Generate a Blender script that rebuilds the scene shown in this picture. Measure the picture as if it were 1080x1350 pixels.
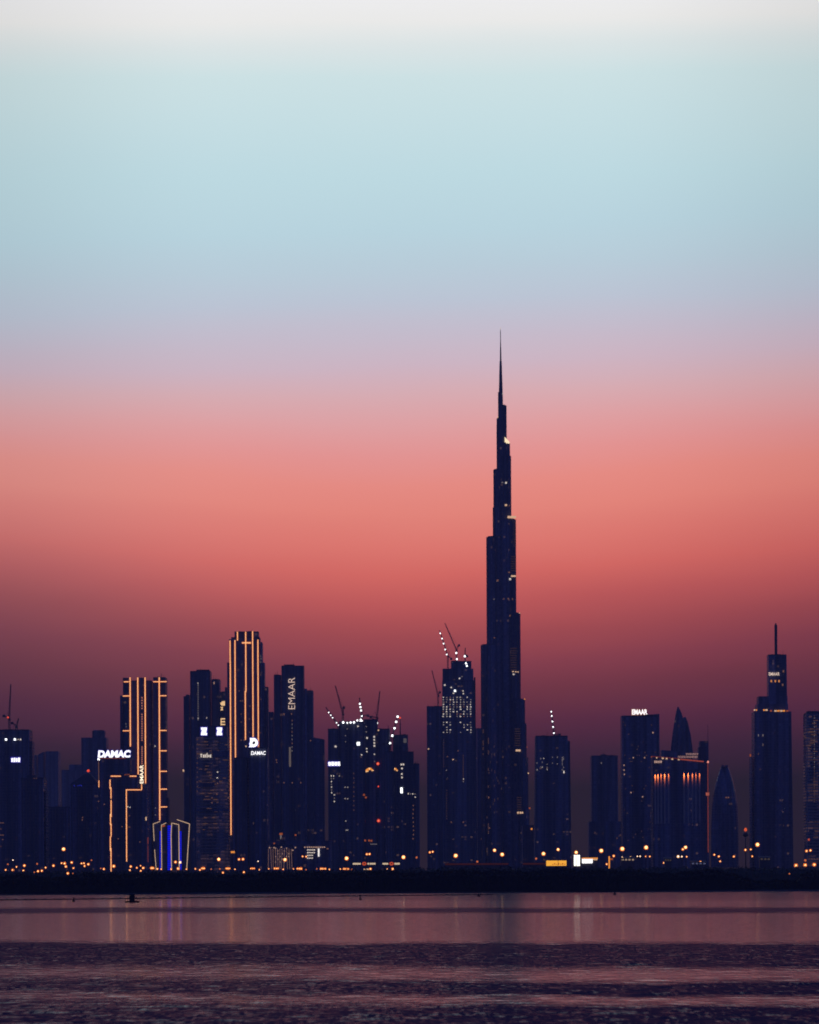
import bpy, math, random
import numpy as np
from mathutils import Matrix, Vector

for o in list(bpy.data.objects):
    bpy.data.objects.remove(o)
SC = bpy.context.scene
COL = SC.collection
random.seed(11)
RNG = np.random.default_rng(11)

# ------------------------------------------------------------------ camera
F = 5128.0                 # focal length in photograph pixels (1080 wide)
HX, HY = 540.0, 1168.0     # where the horizon meets the centre line
CAM_H = 4.0
ROLL = math.radians(0.26)
CR, SR = math.cos(ROLL), math.sin(ROLL)
cd = bpy.data.cameras.new('camera')
cam = bpy.data.objects.new('camera', cd)
COL.objects.link(cam)
cd.sensor_fit = 'HORIZONTAL'
cd.sensor_width = 36.0
cd.lens = 36.0 * F / 1080.0
cd.shift_y = (HY - 675.0) / 1080.0
cd.clip_start = 0.5
cd.clip_end = 60000
cd.dof.use_dof = True          # the lens was focused on the near water, so the far city is a touch soft
cd.dof.focus_distance = 250.0
cd.dof.aperture_fstop = 2.4
cam.matrix_world = Matrix.Translation((0, 0, CAM_H)) @ Matrix.Rotation(math.pi / 2, 4, 'X') @ Matrix.Rotation(-ROLL, 4, 'Z')
SC.camera = cam

# ------------------------------------------------------------------ render
SC.view_settings.view_transform = 'Standard'
SC.view_settings.look = 'None'
SC.view_settings.exposure = 0.0
SC.view_settings.gamma = 1.0
SC.cycles.use_denoising = True
SC.cycles.max_bounces = 4
SC.cycles.diffuse_bounces = 1
SC.cycles.glossy_bounces = 2
SC.cycles.volume_bounces = 0
SC.cycles.transparent_max_bounces = 4
SC.cycles.caustics_reflective = False
SC.cycles.caustics_refractive = False


def lin(c):
    c = c / 255.0
    return c / 12.92 if c <= 0.04045 else ((c + 0.055) / 1.055) ** 2.4


def rgb(r, g, b, k=1.0):
    return (lin(r) * k, lin(g) * k, lin(b) * k, 1.0)


class NT:
    """tiny node-tree helper"""
    def __init__(s, tree):
        s.t = tree
        tree.nodes.clear()

    def n(s, typ, **kw):
        nd = s.t.nodes.new(typ)
        for k, v in kw.items():
            setattr(nd, k, v)
        return nd

    def l(s, a, b):
        s.t.links.new(a, b)

    def val(s, sock, v):
        if isinstance(v, (int, float, tuple, list)):
            sock.default_value = v
        else:
            s.l(v, sock)

    def m(s, op, a, b=None, c=None, clamp=False):
        nd = s.n('ShaderNodeMath', operation=op, use_clamp=clamp)
        s.val(nd.inputs[0], a)
        if b is not None:
            s.val(nd.inputs[1], b)
        if c is not None:
            s.val(nd.inputs[2], c)
        return nd.outputs[0]

    def smooth(s, v, a, b, lo=0.0, hi=1.0):
        nd = s.n('ShaderNodeMapRange', interpolation_type='SMOOTHSTEP')
        s.val(nd.inputs[0], v)
        for i, q in enumerate((a, b, lo, hi)):
            nd.inputs[i + 1].default_value = q
        return nd.outputs[0]

    def mix(s, f, a, b):
        nd = s.n('ShaderNodeMix', data_type='RGBA')
        s.val(nd.inputs[0], f)
        s.val(nd.inputs[6], a)
        s.val(nd.inputs[7], b)
        return nd.outputs[2]

    def ramp(s, f, stops):
        nd = s.n('ShaderNodeValToRGB')
        el = nd.color_ramp.elements
        while len(el) < len(stops):
            el.new(0.5)
        for e, (p, c) in zip(el, stops):
            e.position = p
            e.color = c
        s.val(nd.inputs[0], f)
        return nd.outputs[0]


# ------------------------------------------------------------------ sky (dusk gradient by direction, darker away from the sunset)
SKY_PX = [  # photograph row -> sky colour there
    (1168, (24, 22, 38)), (1100, (29, 26, 43)), (1040, (42, 34, 53)), (1000, (59, 38, 60)), (960, (80, 43, 66)),
    (920, (107, 53, 70)), (880, (131, 63, 78)), (840, (158, 75, 83)), (800, (185, 88, 90)), (760, (207, 103, 99)),
    (720, (218, 118, 111)), (680, (224, 130, 121)), (640, (227, 139, 132)), (600, (225, 148, 147)), (560, (221, 160, 163)),
    (520, (214, 171, 178)), (480, (204, 180, 194)), (440, (196, 187, 203)), (400, (188, 195, 211)), (350, (184, 204, 217)),
    (300, (184, 211, 222)), (230, (189, 217, 225)), (150, (198, 222, 227)), (100, (205, 225, 228)), (60, (219, 228, 229)),
    (30, (232, 233, 232)), (0, (236, 236, 236))]

SKY_LIN = [(1168, (0.0236, 0.0124, 0.0091)), (1100, (0.0236, 0.0124, 0.0091)), (1040, (0.0236, 0.0124, 0.0091)), (1000, (0.0610, 0.0184, 0.0266)), (960, (0.1276, 0.0267, 0.0427)), (920, (0.2119, 0.0426, 0.0483)), (880, (0.3181, 0.0602, 0.0678)), (840, (0.4865, 0.0900, 0.0810)), (800, (0.6951, 0.1290, 0.1054)), (760, (0.9110, 0.1868, 0.1382)), (720, (1.0215, 0.2541, 0.1885)), (680, (1.0835, 0.3191, 0.2384)), (640, (1.0839, 0.3492, 0.2776)), (600, (1.0364, 0.3938, 0.3615)), (560, (0.9736, 0.4638, 0.4587)), (520, (0.8898, 0.5307, 0.5561)), (480, (0.7802, 0.5875, 0.6791)), (440, (0.7008, 0.6330, 0.7444)), (400, (0.6263, 0.6909, 0.8066)), (350, (0.5931, 0.7464, 0.8418)), (300, (0.5853, 0.7957, 0.8786)), (230, (0.6148, 0.8391, 0.8964)), (150, (0.6755, 0.8712, 0.9025)), (100, (0.7132, 0.8869, 0.9020)), (60, (0.8304, 0.9082, 0.9065)), (30, (0.9616, 0.9590, 0.9363)), (0, (0.9839, 0.9792, 0.9806))]


W = bpy.data.worlds.new('World')
SC.world = W
W.use_nodes = True
t = NT(W.node_tree)
gen = t.n('ShaderNodeTexCoord').outputs['Generated']
sep = t.n('ShaderNodeSeparateXYZ')
t.l(gen, sep.inputs[0])
sx, sy, sz = sep.outputs
hor = t.m('SQRT', t.m('ADD', t.m('MULTIPLY', sx, sx), t.m('MULTIPLY', sy, sy)))
tan = t.m('DIVIDE', sz, t.m('MAXIMUM', hor, 1e-4))
az = t.m('ARCTAN2', sx, sy)
azc = t.m('MINIMUM', t.m('MAXIMUM', az, -0.13), 0.13)
low = t.m('MULTIPLY', t.smooth(tan, 0.098, 0.14, 1.0, 0.0), t.smooth(tan, 0.02, 0.075, 0.35, 1.0))
bow = t.m('SUBTRACT', t.m('SQRT', t.m('ADD', t.m('MULTIPLY', azc, azc), 4e-4)), 0.02)
lowk = t.m('MULTIPLY', bow, t.smooth(az, -0.06, 0.06, 0.118, 0.082))          # the glow stands highest in the middle
highk = t.m('MULTIPLY', t.m('MULTIPLY', azc, 0.037), t.smooth(tan, 0.16, 0.2, 1.0, 0.1))
tan2 = t.m('SUBTRACT', tan, t.m('ADD', t.m('MULTIPLY', low, lowk), t.m('MULTIPLY', t.smooth(tan, 0.098, 0.14, 0.0, 1.0), highk)))
nz = t.n('ShaderNodeTexNoise')
mp = t.n('ShaderNodeMapping')
mp.inputs['Scale'].default_value = (7, 7, 45)
t.l(gen, mp.inputs[0])
t.l(mp.outputs[0], nz.inputs['Vector'])
nz.inputs['Scale'].default_value = 1.0
nz.inputs['Detail'].default_value = 3
tan2 = t.m('ADD', tan2, t.m('MULTIPLY', t.m('SUBTRACT', nz.outputs[0], 0.5), 0.006))
TMAX = 0.24
front = t.ramp(t.m('DIVIDE', tan2, TMAX), [((1168 - y) / F / TMAX, (*c, 1)) for y, c in SKY_LIN])
high = t.ramp(t.m('ARCTAN2', sz, hor), [(0.0, (*SKY_LIN[-1][1], 1)), (0.235, (*SKY_LIN[-1][1], 1)), (0.265, rgb(190, 195, 210)),
                                       (0.32, rgb(70, 84, 140)), (0.45, rgb(38, 54, 118)), (1.0, rgb(28, 42, 106))])
up = t.mix(t.smooth(tan, 0.225, 0.25), front, high)
back = t.ramp(t.m('ARCTAN2', sz, hor), [(0.0, rgb(44, 50, 104)), (0.12, rgb(62, 64, 130)), (0.35, rgb(52, 70, 150)), (1.0, rgb(28, 42, 106))])
skyc = t.mix(t.smooth(t.m('ABSOLUTE', az), 0.35, 1.3), up, back)
hs = t.n('ShaderNodeHueSaturation')
t.l(skyc, hs.inputs['Color'])
leftf = t.m('MULTIPLY', t.smooth(az, -0.115, -0.005, 1.0, 0.0), t.smooth(tan, 0.11, 0.16, 1.0, 0.0))
t.l(t.m('SUBTRACT', 1.0, t.m('MULTIPLY', leftf, 0.08)), hs.inputs['Saturation'])
t.l(t.m('SUBTRACT', 1.0, t.m('MULTIPLY', leftf, 0.03)), hs.inputs['Value'])
skyc = hs.outputs[0]
bg = t.n('ShaderNodeBackground')
side_vignette = t.smooth(t.m('ABSOLUTE', az), 0.045, 0.125, 1.0, 0.85)
t.l(skyc, bg.inputs[0])
t.l(side_vignette, bg.inputs[1])   # lens vignette put into the sky strength at both sides
wo = t.n('ShaderNodeOutputWorld')
t.l(bg.outputs[0], wo.inputs[0])
W.cycles.sampling_method = 'MANUAL'
W.cycles.sample_map_resolution = 2048


# ------------------------------------------------------------------ helpers: places, meshes, materials, tags
def unroll(px, py):
    dx, du = px - HX, HY - py
    return dx * CR + du * SR, -dx * SR + du * CR


def wx(px, py, D):
    return unroll(px, py)[0] * D / F


def wz(px, py, D):
    return CAM_H + unroll(px, py)[1] * D / F


MATS = {}


def emit(name, color, strength):
    if name in MATS:
        return MATS[name]
    m = bpy.data.materials.new(name)
    m.use_nodes = True
    t = NT(m.node_tree)
    e = t.n('ShaderNodeEmission')
    e.inputs[0].default_value = (*color, 1)
    e.inputs[1].default_value = strength
    o = t.n('ShaderNodeOutputMaterial')
    t.l(e.outputs[0], o.inputs[0])
    m.cycles.emission_sampling = 'NONE'
    MATS[name] = m
    return m


def solid(name, color, rough=0.6, metal=0.0, noise=0.0, scale=1.0):
    if name in MATS:
        return MATS[name]
    m = bpy.data.materials.new(name)
    m.use_nodes = True
    t = NT(m.node_tree)
    p = t.n('ShaderNodeBsdfPrincipled')
    o = t.n('ShaderNodeOutputMaterial')
    t.l(p.outputs[0], o.inputs[0])
    p.inputs['Roughness'].default_value = rough
    p.inputs['Metallic'].default_value = metal
    tc = t.n('ShaderNodeTexCoord')
    nz = t.n('ShaderNodeTexNoise')
    nz.inputs['Scale'].default_value = scale
    nz.inputs['Detail'].default_value = 4
    t.l(tc.outputs['Object'], nz.inputs['Vector'])
    lo = tuple(c * (1 - noise) for c in color) + (1,)
    hi = tuple(min(1, c * (1 + noise)) for c in color) + (1,)
    t.l(t.mix(nz.outputs[0], lo, hi), p.inputs['Base Color'])
    MATS[name] = m
    return m


def facade(name, glass=(0.082, 0.090, 0.132), frame=(0.10, 0.11, 0.15), floor=3.6, bay=3.2, span=0.28, mull=0.18,
           lit=0.0, litc=(1.0, 0.55, 0.28), lits=0.12, rough=0.16, bands=0.0):
    """glass curtain wall: spandrel bands, mullions, panes that differ, a few dim rooms"""
    if name in MATS:
        return MATS[name]
    m = bpy.data.materials.new(name)
    m.use_nodes = True
    t = NT(m.node_tree)
    p = t.n('ShaderNodeBsdfPrincipled')
    o = t.n('ShaderNodeOutputMaterial')
    t.l(p.outputs[0], o.inputs[0])
    tc = t.n('ShaderNodeTexCoord')
    sep = t.n('ShaderNodeSeparateXYZ')
    t.l(tc.outputs['Object'], sep.inputs[0])
    u = t.m('ADD', sep.outputs[0], t.m('MULTIPLY', sep.outputs[1], 0.83))
    ub, zb = t.m('DIVIDE', u, bay), t.m('DIVIDE', sep.outputs[2], floor)
    fu, fz = t.m('FRACT', ub), t.m('FRACT', zb)
    wall = t.m('MAXIMUM', t.m('LESS_THAN', fu, mull), t.m('LESS_THAN', fz, span))
    cmb = t.n('ShaderNodeCombineXYZ')
    t.l(t.m('FLOOR', ub), cmb.inputs[0])
    t.l(t.m('FLOOR', zb), cmb.inputs[1])
    wn = t.n('ShaderNodeTexWhiteNoise', noise_dimensions='3D')
    t.l(cmb.outputs[0], wn.inputs['Vector'])
    rnd = wn.outputs['Value']
    g2 = tuple(c * 1.5 for c in glass) + (1,)
    gl = t.mix(t.m('MULTIPLY', rnd, rnd), (*glass, 1), g2)
    nz = t.n('ShaderNodeTexNoise')
    nz.inputs['Scale'].default_value = 0.03
    nz.inputs['Detail'].default_value = 5
    t.l(tc.outputs['Object'], nz.inputs['Vector'])
    mp = t.n('ShaderNodeMapping')
    mp.inputs['Scale'].default_value = (0.16, 0.16, 0.0035)
    t.l(tc.outputs['Object'], mp.inputs[0])
    n3 = t.n('ShaderNodeTexNoise')
    n3.inputs['Scale'].default_value = 1.0
    n3.inputs['Detail'].default_value = 2
    t.l(mp.outputs[0], n3.inputs['Vector'])
    streak = t.smooth(n3.outputs[0], 0.35, 0.68, 0.6, 1.75)       # upright streaks of lighter and darker tone
    fr = t.mix(nz.outputs[0], tuple(c * 0.6 for c in frame) + (1,), tuple(c * 1.4 for c in frame) + (1,))
    vm = t.n('ShaderNodeVectorMath', operation='SCALE')
    t.l(t.mix(wall, gl, fr), vm.inputs[0])
    t.l(streak, vm.inputs['Scale'])
    t.l(vm.outputs[0], p.inputs['Base Color'])
    t.l(t.m('ADD', t.m('MULTIPLY', wall, 0.5), t.m('ADD', rough, t.m('MULTIPLY', rnd, 0.12))), p.inputs['Roughness'])
    if lit > 0:
        wn2 = t.n('ShaderNodeTexWhiteNoise', noise_dimensions='4D')
        t.l(cmb.outputs[0], wn2.inputs['Vector'])
        wn2.inputs['W'].default_value = 3.7
        clump = t.smooth(nz.outputs[0], 0.45, 0.62)
        on = t.m('LESS_THAN', wn2.outputs['Value'], t.m('MULTIPLY', clump, lit * 2.0))
        on = t.m('MULTIPLY', on, t.m('SUBTRACT', 1.0, wall))
        on = t.m('MULTIPLY', on, t.m('ADD', 0.25, rnd))
        p.inputs['Emission Color'].default_value = (*litc, 1)
        t.l(t.m('MULTIPLY', on, lits), p.inputs['Emission Strength'])
    m.cycles.emission_sampling = 'NONE'
    MATS[name] = m
    return m


class MB:
    """collects boxes, bars, prisms into one mesh"""
    def __init__(s):
        s.v, s.f, s.mi = [], [], []

    def add(s, verts, faces, mi=0):
        k = len(s.v)
        s.v += [tuple(v) for v in verts]
        s.f += [tuple(i + k for i in f) for f in faces]
        s.mi += [mi] * len(faces)
        return s

    def box(s, x0, x1, y0, y1, z0, z1, mi=0):
        v = [(x, y, z) for z in (z0, z1) for y in (y0, y1) for x in (x0, x1)]
        return s.add(v, [(0, 2, 3, 1), (4, 5, 7, 6), (0, 1, 5, 4), (2, 6, 7, 3), (0, 4, 6, 2), (1, 3, 7, 5)], mi)

    def prism(s, pts, z0, z1, mi=0, top=None):
        n = len(pts)
        top = top or pts
        zt = z1 if isinstance(z1, (list, tuple)) else [z1] * n
        v = [(x, y, z0) for x, y in pts] + [(x, y, z) for (x, y), z in zip(top, zt)]
        f = [tuple(range(n - 1, -1, -1)), tuple(range(n, 2 * n))]
        f += [(i, (i + 1) % n, n + (i + 1) % n, n + i) for i in range(n)]
        return s.add(v, f, mi)

    def bar(s, p, q, r, mi=0, r2=None, n=4):
        p, q = Vector(p), Vector(q)
        d = (q - p)
        if d.length < 1e-6:
            return s
        d.normalize()
        a = d.orthogonal().normalized()
        b = d.cross(a)
        r2 = r if r2 is None else r2
        v = []
        for c, rr in ((p, r), (q, r2)):
            for i in range(n):
                an = 2 * math.pi * (i + 0.5) / n
                v.append(c + a * math.cos(an) * rr + b * math.sin(an) * rr)
        f = [tuple(range(n - 1, -1, -1)), tuple(range(n, 2 * n))]
        f += [(i, (i + 1) % n, n + (i + 1) % n, n + i) for i in range(n)]
        return s.add(v, f, mi)

    def lathe(s, c, prof, n=12, mi=0):
        v, f = [], []
        for r, z in prof:
            for i in range(n):
                an = 2 * math.pi * i / n
                v.append((c[0] + r * math.cos(an), c[1] + r * math.sin(an), c[2] + z))
        for k in range(len(prof) - 1):
            for i in range(n):
                f.append((k * n + i, k * n + (i + 1) % n, (k + 1) * n + (i + 1) % n, (k + 1) * n + i))
        f.append(tuple(range(n - 1, -1, -1)))
        f.append(tuple(range((len(prof) - 1) * n, len(prof) * n)))
        return s.add(v, f, mi)

    def truss(s, p, q, w, r, mi=0, w2=None, up=(0, 0, 1)):
        """square lattice girder between p and q"""
        p, q = Vector(p), Vector(q)
        d = (q - p)
        L = d.length
        d.normalize()
        a = d.cross(Vector((0, 1, 0)))
        if a.length < 1e-3:
            a = d.cross(Vector((1, 0, 0)))
        a.normalize()
        b = d.cross(a)
        w2 = w if w2 is None else w2
        cs = [(1, 1), (1, -1), (-1, -1), (-1, 1)]
        for i, j in cs:
            s.bar(p + (a * i + b * j) * w / 2, q + (a * i + b * j) * w2 / 2, r, mi)
        n = max(2, int(L / (w * 1.4)))
        for k in range(n):
            t0, t1 = k / n, (k + 1) / n
            for c in range(4):
                (i, j), (i2, j2) = cs[c], cs[(c + 1) % 4]
                wa, wb = w + (w2 - w) * t0, w + (w2 - w) * t1
                s.bar(p + d * L * t0 + (a * i + b * j) * wa / 2, p + d * L * t1 + (a * i2 + b * j2) * wb / 2, r * 0.7, mi)
        return s

    def mesh(s, name, mats):
        me = bpy.data.meshes.new(name)
        me.from_pydata(s.v, [], s.f)
        for m in (mats if isinstance(mats, (list, tuple)) else [mats]):
            me.materials.append(m)
        if any(s.mi):
            me.polygons.foreach_set('material_index', s.mi)
        me.update()
        return me

    def build(s, name, mats, parent=None, loc=None):
        o = bpy.data.objects.new(name, s.mesh(name, mats))
        COL.objects.link(o)
        if parent is not None:
            o.parent = parent
        if loc is not None:
            o.location = loc
        return o


def tag(o, label=None, cat=None, group=None, kind=None):
    if label:
        o['label'] = label
    if cat:
        o['category'] = cat
    if group:
        o['group'] = group
    if kind:
        o['kind'] = kind
    return o


def empty(name, loc, label, cat, group=None):
    o = bpy.data.objects.new(name, None)
    COL.objects.link(o)
    o.location = loc
    return tag(o, label, cat, group)


def dup(o, parent=None, loc=None):
    c = o.copy()
    COL.objects.link(c)
    c.parent = parent
    if loc is not None:
        c.location = loc
    for ch in o.children:
        dup(ch, c)
    return c


# lights' materials
AMBER = emit('amber_lamp_glass', (1.0, 0.30, 0.05), 1.15)
HOT = emit('lamp_filament_white_hot', (1.0, 0.62, 0.26), 2.4)
LEDO = emit('orange_strip_halo', (1.0, 0.21, 0.045), 0.8)  # wider orange face models the halo of light beside the cream core
LEDC = emit('cream_light_diffuser', (1.0, 0.55, 0.24), 1.35)
LEDDIM = emit('dim_pink_light_line', (0.75, 0.13, 0.09), 0.26)
LEDP = emit('pale_outline_light', (1.0, 0.66, 0.42), 0.62)
WHITE = emit('white_sign_face', (1.0, 0.98, 1.0), 1.5)
BLUEHALO = emit('blue_sign_halo', (0.07, 0.05, 0.62), 0.65)  # dim blue copy behind the letters models the glow round them
BLUE = emit('blue_light_panel', (0.006, 0.012, 1.0), 0.75)
DIMBLUE = emit('dim_blue_light', (0.03, 0.04, 0.7), 0.4)
PINKSIGN = emit('pinkish_neon_tube', (1.0, 0.72, 0.58), 0.85)
WARM = emit('warm_lit_window', (1.0, 0.62, 0.38), 0.75)
WARMDIM = emit('dim_warm_window', (1.0, 0.45, 0.3), 0.16)
PALE = emit('pale_lit_window', (1.0, 0.86, 0.75), 0.72)
PALEDIM = emit('dim_pale_window', (0.9, 0.75, 0.75), 0.17)
FLOOD = emit('cold_white_floodlight', (0.95, 0.97, 1.0), 2.4)
RED = emit('red_beacon', (1.0, 0.09, 0.04), 0.95)
ORANGE = emit('orange_lit_face', (1.0, 0.34, 0.05), 0.9)
ORANGEDIM = emit('dim_orange_lit_face', (1.0, 0.22, 0.06), 0.3)
YELLOW = emit('yellow_lit_fascia', (1.0, 0.45, 0.05), 1.0)
STEEL = solid('dark_painted_steel', (0.06, 0.06, 0.065), 0.5, 0.0, 0.3, 0.5)
CONC = solid('grey_concrete', (0.11, 0.11, 0.115), 0.85, 0.0, 0.35, 0.08)
ROOF = solid('roof_plant_grey', (0.06, 0.065, 0.08), 0.7, 0.0, 0.3, 0.2)

# facades
FG = [facade('dark_glass_facade', lit=0.03, lits=0.05),
      facade('blue_glass_facade', glass=(0.084, 0.094, 0.140), frame=(0.09, 0.105, 0.15), bay=4.2, mull=0.25, lit=0.04, lits=0.05),
      facade('concrete_frame_facade', frame=(0.11, 0.115, 0.13), floor=3.4, bay=4.4, span=0.4, mull=0.3, lit=0.05, lits=0.06),
      facade('vertical_rib_facade', frame=(0.09, 0.1, 0.125), floor=3.8, bay=5.5, span=0.16, mull=0.34, lit=0.05, lits=0.05),
      facade('floor_band_facade', frame=(0.26, 0.22, 0.2), floor=3.9, bay=7.0, span=0.42, mull=0.08, lit=0.8, litc=(1, 0.5, 0.3), lits=0.05),
      facade('tower_steel_facade', glass=(0.082, 0.090, 0.132), frame=(0.10, 0.11, 0.15), floor=3.9, bay=2.6, span=0.22, mull=0.3, lit=0.04, lits=0.05, rough=0.2),
      facade('unlit_far_facade', frame=(0.12, 0.12, 0.13), floor=3.6, bay=3.6, lit=0.0)]


# ------------------------------------------------------------------ buildings
class Building:
    def __init__(s, name, label, D, x0, x1, cat='building', ground=1.5, group=None):
        s.D, s.g = D, ground
        s.X0 = wx((x0 + x1) / 2, 1140, D)
        s.root = empty(name, (s.X0, D, ground), label, cat, group)
        s.fronts = []

    def lx(s, px, py, d):
        return wx(px, py, s.D + d) - s.X0

    def lz(s, px, py, d=0.0):
        return wz(px, py, s.D + d) - s.g

    def block(s, name, x0, x1, yt, d=0.0, depth=34.0, mat=None, yb=None, corner=None, ytr=None, pil=0, plant=True, ledge=0, x0b=None, x1b=None):
        """a storeyed block whose outline runs from column x0 to x1 and up to row yt; corner = where along the front its nearest edge stands"""
        zt = s.lz(x0, yt, d)
        zr = s.lz(x1, yt if ytr is None else ytr, d)
        zb = 0.0 if yb is None else s.lz((x0 + x1) / 2, yb, d)
        cdx0 = unroll(x0, yt)[0] < 0
        cdx1 = unroll(x1, yt)[0] > 0
        A = s.lx(x0, yt, d if cdx0 else d + depth)
        B = s.lx(x1, yt, d if cdx1 else d + depth)
        w = B - A
        if corner is None:
            c = min(0.7, w * 0.05)
            pts = [(A, d + c), (A + c, d), (B - c, d), (B, d + c), (B, d + depth), (A, d + depth)]
            front = [(A, d + c), (A + c, d), (B - c, d), (B, d + c)]
        else:
            xm = A + w * corner
            dl, dr = min(depth * 0.6, w * corner * 0.7), min(depth * 0.6, w * (1 - corner) * 0.7)
            pts = [(A, d + dl), (xm, d), (B, d + dr), (B, d + depth), (A, d + depth)]
            front = [(A, d + dl), (xm, d), (B, d + dr)]
        zs = [zt + (zr - zt) * (p[0] - A) / w for p in pts]
        m = MB()
        base = pts
        if x0b is not None or x1b is not None:
            A2 = A if x0b is None else s.lx(x0b, 1140, d if cdx0 else d + depth)
            B2 = B if x1b is None else s.lx(x1b, 1140, d if cdx1 else d + depth)
            base = [(A2 + (p[0] - A) * (B2 - A2) / w, p[1]) for p in pts]
        m.prism(base, zb, zs, top=pts)
        mat = mat or FG[0]
        # pilasters stand proud of the front
        if pil and corner is None:
            step = (w - 2 * 2.2) / pil
            for i in range(pil + 1):
                x = A + 2.2 + step * i
                if A + 1 < x < B - 1:
                    m.box(x - 0.5, x + 0.5, d - 0.6, d + 0.1, zb + 0.1, min(zt, zr) + 0.15, 1)
        if ledge:
            z = zb + ledge
            while z < min(zt, zr) - 2:
                m.box(A - 0.3, B + 0.3, d - 0.4, d + 0.3, z, z + 0.6, 1)
                z += ledge
        o = m.build(name, [mat, CONC], s.root)
        s.fronts.append((A, B, zb, max(zt, zr), front, d))
        if plant and w > 6:
            r = MB()
            zz = min(zt, zr)
            r.prism([(A, d + depth * .5 if corner else d + c), *[(p[0], p[1]) for p in front[1:-1]], (B, d + depth * .5 if corner else d + c), (B, d + depth * .9), (A, d + depth * .9)], zz + .003, zz + 1.2)
            for _ in range(random.randint(3, 6)):
                cx = random.uniform(A + 2, B - 3)
                ww = random.uniform(0.6, 3.2)
                r.box(max(A + 0.5, cx - ww), min(B - 0.5, cx + ww), d + random.uniform(5, 10), d + depth * 0.6, zz, zz + random.uniform(1.25, 2.2))
            for _ in range(random.randint(1, 3)):
                cx = random.uniform(A + 2, B - 2)
                r.bar((cx, d + 6, zz), (cx, d + 6, zz + random.uniform(3, 7)), 0.16)
            r.build('roof_plant', ROOF, s.root)
        return o

    def face(s, px, py, off=0.9):
        """point on the front at that row and column"""
        d = None
        for it in range(2):
            dd = d if d is not None else 0.0
            x, z = s.lx(px, py, dd), s.lz(px, py, dd)
            best = None
            for A, B, zb, zt, fr, d0 in s.fronts:
                if A - 0.6 <= x <= B + 0.6 and zb - 0.5 <= z <= zt + 1.5:
                    xs = [p[0] for p in fr]
                    v = float(np.interp(x, xs, [p[1] for p in fr]))
                    if best is None or v < best:
                        best = v
            d = best if best is not None else dd
        return s.lx(px, py, d), d - off, s.lz(px, py, d)

    def win(s, px, py, w=1.6, h=1.6, mat=None, name='window', sub=None):
        """a lit window (sizes in photograph pixels)"""
        mat = mat or WARM
        k = s.D / F
        o = bpy.data.objects.new(name, unit_box(mat))
        COL.objects.link(o)
        o.parent = s.root
        x, y, z = s.face(px, py)
        o.location = (x, y, z)
        o.scale = (w * k, 0.3, h * k)
        return o

    def wins(s, pts, **kw):
        for p in pts:
            s.win(*p, **kw)

    def strip(s, xa, ya, xb, yb, w=1.5, core=True, name='light_strip', mats=None, px_roll=True):
        """an LED strip over its painted orange halo from one point of the front to another"""
        k = s.D / F
        steps = 1
        p = s.face(xa, ya, 1.1)
        q = s.face(xb, yb, 1.1)
        y = min(p[1], q[1])
        p, q = Vector((p[0], y, p[2])), Vector((q[0], y, q[2]))
        if abs(xb - xa) < 1.2 and abs(yb - ya) > 10:   # truly upright
            mx = (p.x + q.x) / 2
            p.x = q.x = mx
        d = (q - p).normalized()
        n = Vector((d.z, 0, -d.x))
        m = MB()
        for i, (hw, yy, th) in enumerate(((w * k * 0.54, 0.0, 0.5), (w * k * 0.22, -0.4, 0.5))):
            if i and not core:
                break
            a, b, c, e = p + n * hw, p - n * hw, q - n * hw, q + n * hw
            v = [(*(z.x, z.y + yy + dy, z.z),) for dy in (0, th) for z in (a, b, c, e)]
            m.add(v, [(0, 1, 2, 3), (7, 6, 5, 4), (0, 4, 5, 1), (1, 5, 6, 2), (2, 6, 7, 3), (3, 7, 4, 0)], i)
        return m.build(name, mats or [LEDO, LEDC], s.root)


_UB = {}


def unit_box(mat):
    if mat.name not in _UB:
        _UB[mat.name] = MB().box(-.5, .5, -.5, .5, -.5, .5).mesh('pane_' + mat.name, mat)
    return _UB[mat.name]


def text_mesh(txt, w, h, depth, upright=True, bold=0.0, shear=0.0, space=1.0):
    cu = bpy.data.curves.new('lettering', 'FONT')
    cu.body = txt
    cu.extrude = 0.5
    cu.offset = bold
    cu.shear = shear
    cu.space_character = space
    o = bpy.data.objects.new('lettering', cu)
    COL.objects.link(o)
    bpy.context.view_layer.update()
    me = bpy.data.meshes.new_from_object(o.evaluated_get(bpy.context.evaluated_depsgraph_get()))
    bpy.data.objects.remove(o)
    n = len(me.vertices)
    co = np.zeros(n * 3, dtype=np.float32)
    me.vertices.foreach_get('co', co)
    co = co.reshape(-1, 3)
    lo, hi = co.min(0), co.max(0)
    c = (co - (lo + hi) / 2) / (hi - lo)
    out = np.zeros_like(c)
    if upright:
        out[:, 0], out[:, 2] = c[:, 0] * w, c[:, 1] * h
    else:                       # reads upwards
        out[:, 0], out[:, 2] = -c[:, 1] * w, c[:, 0] * h
    out[:, 1] = -c[:, 2] * depth
    me.vertices.foreach_set('co', out.ravel())
    me.update()
    me.materials.clear()
    return me


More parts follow.
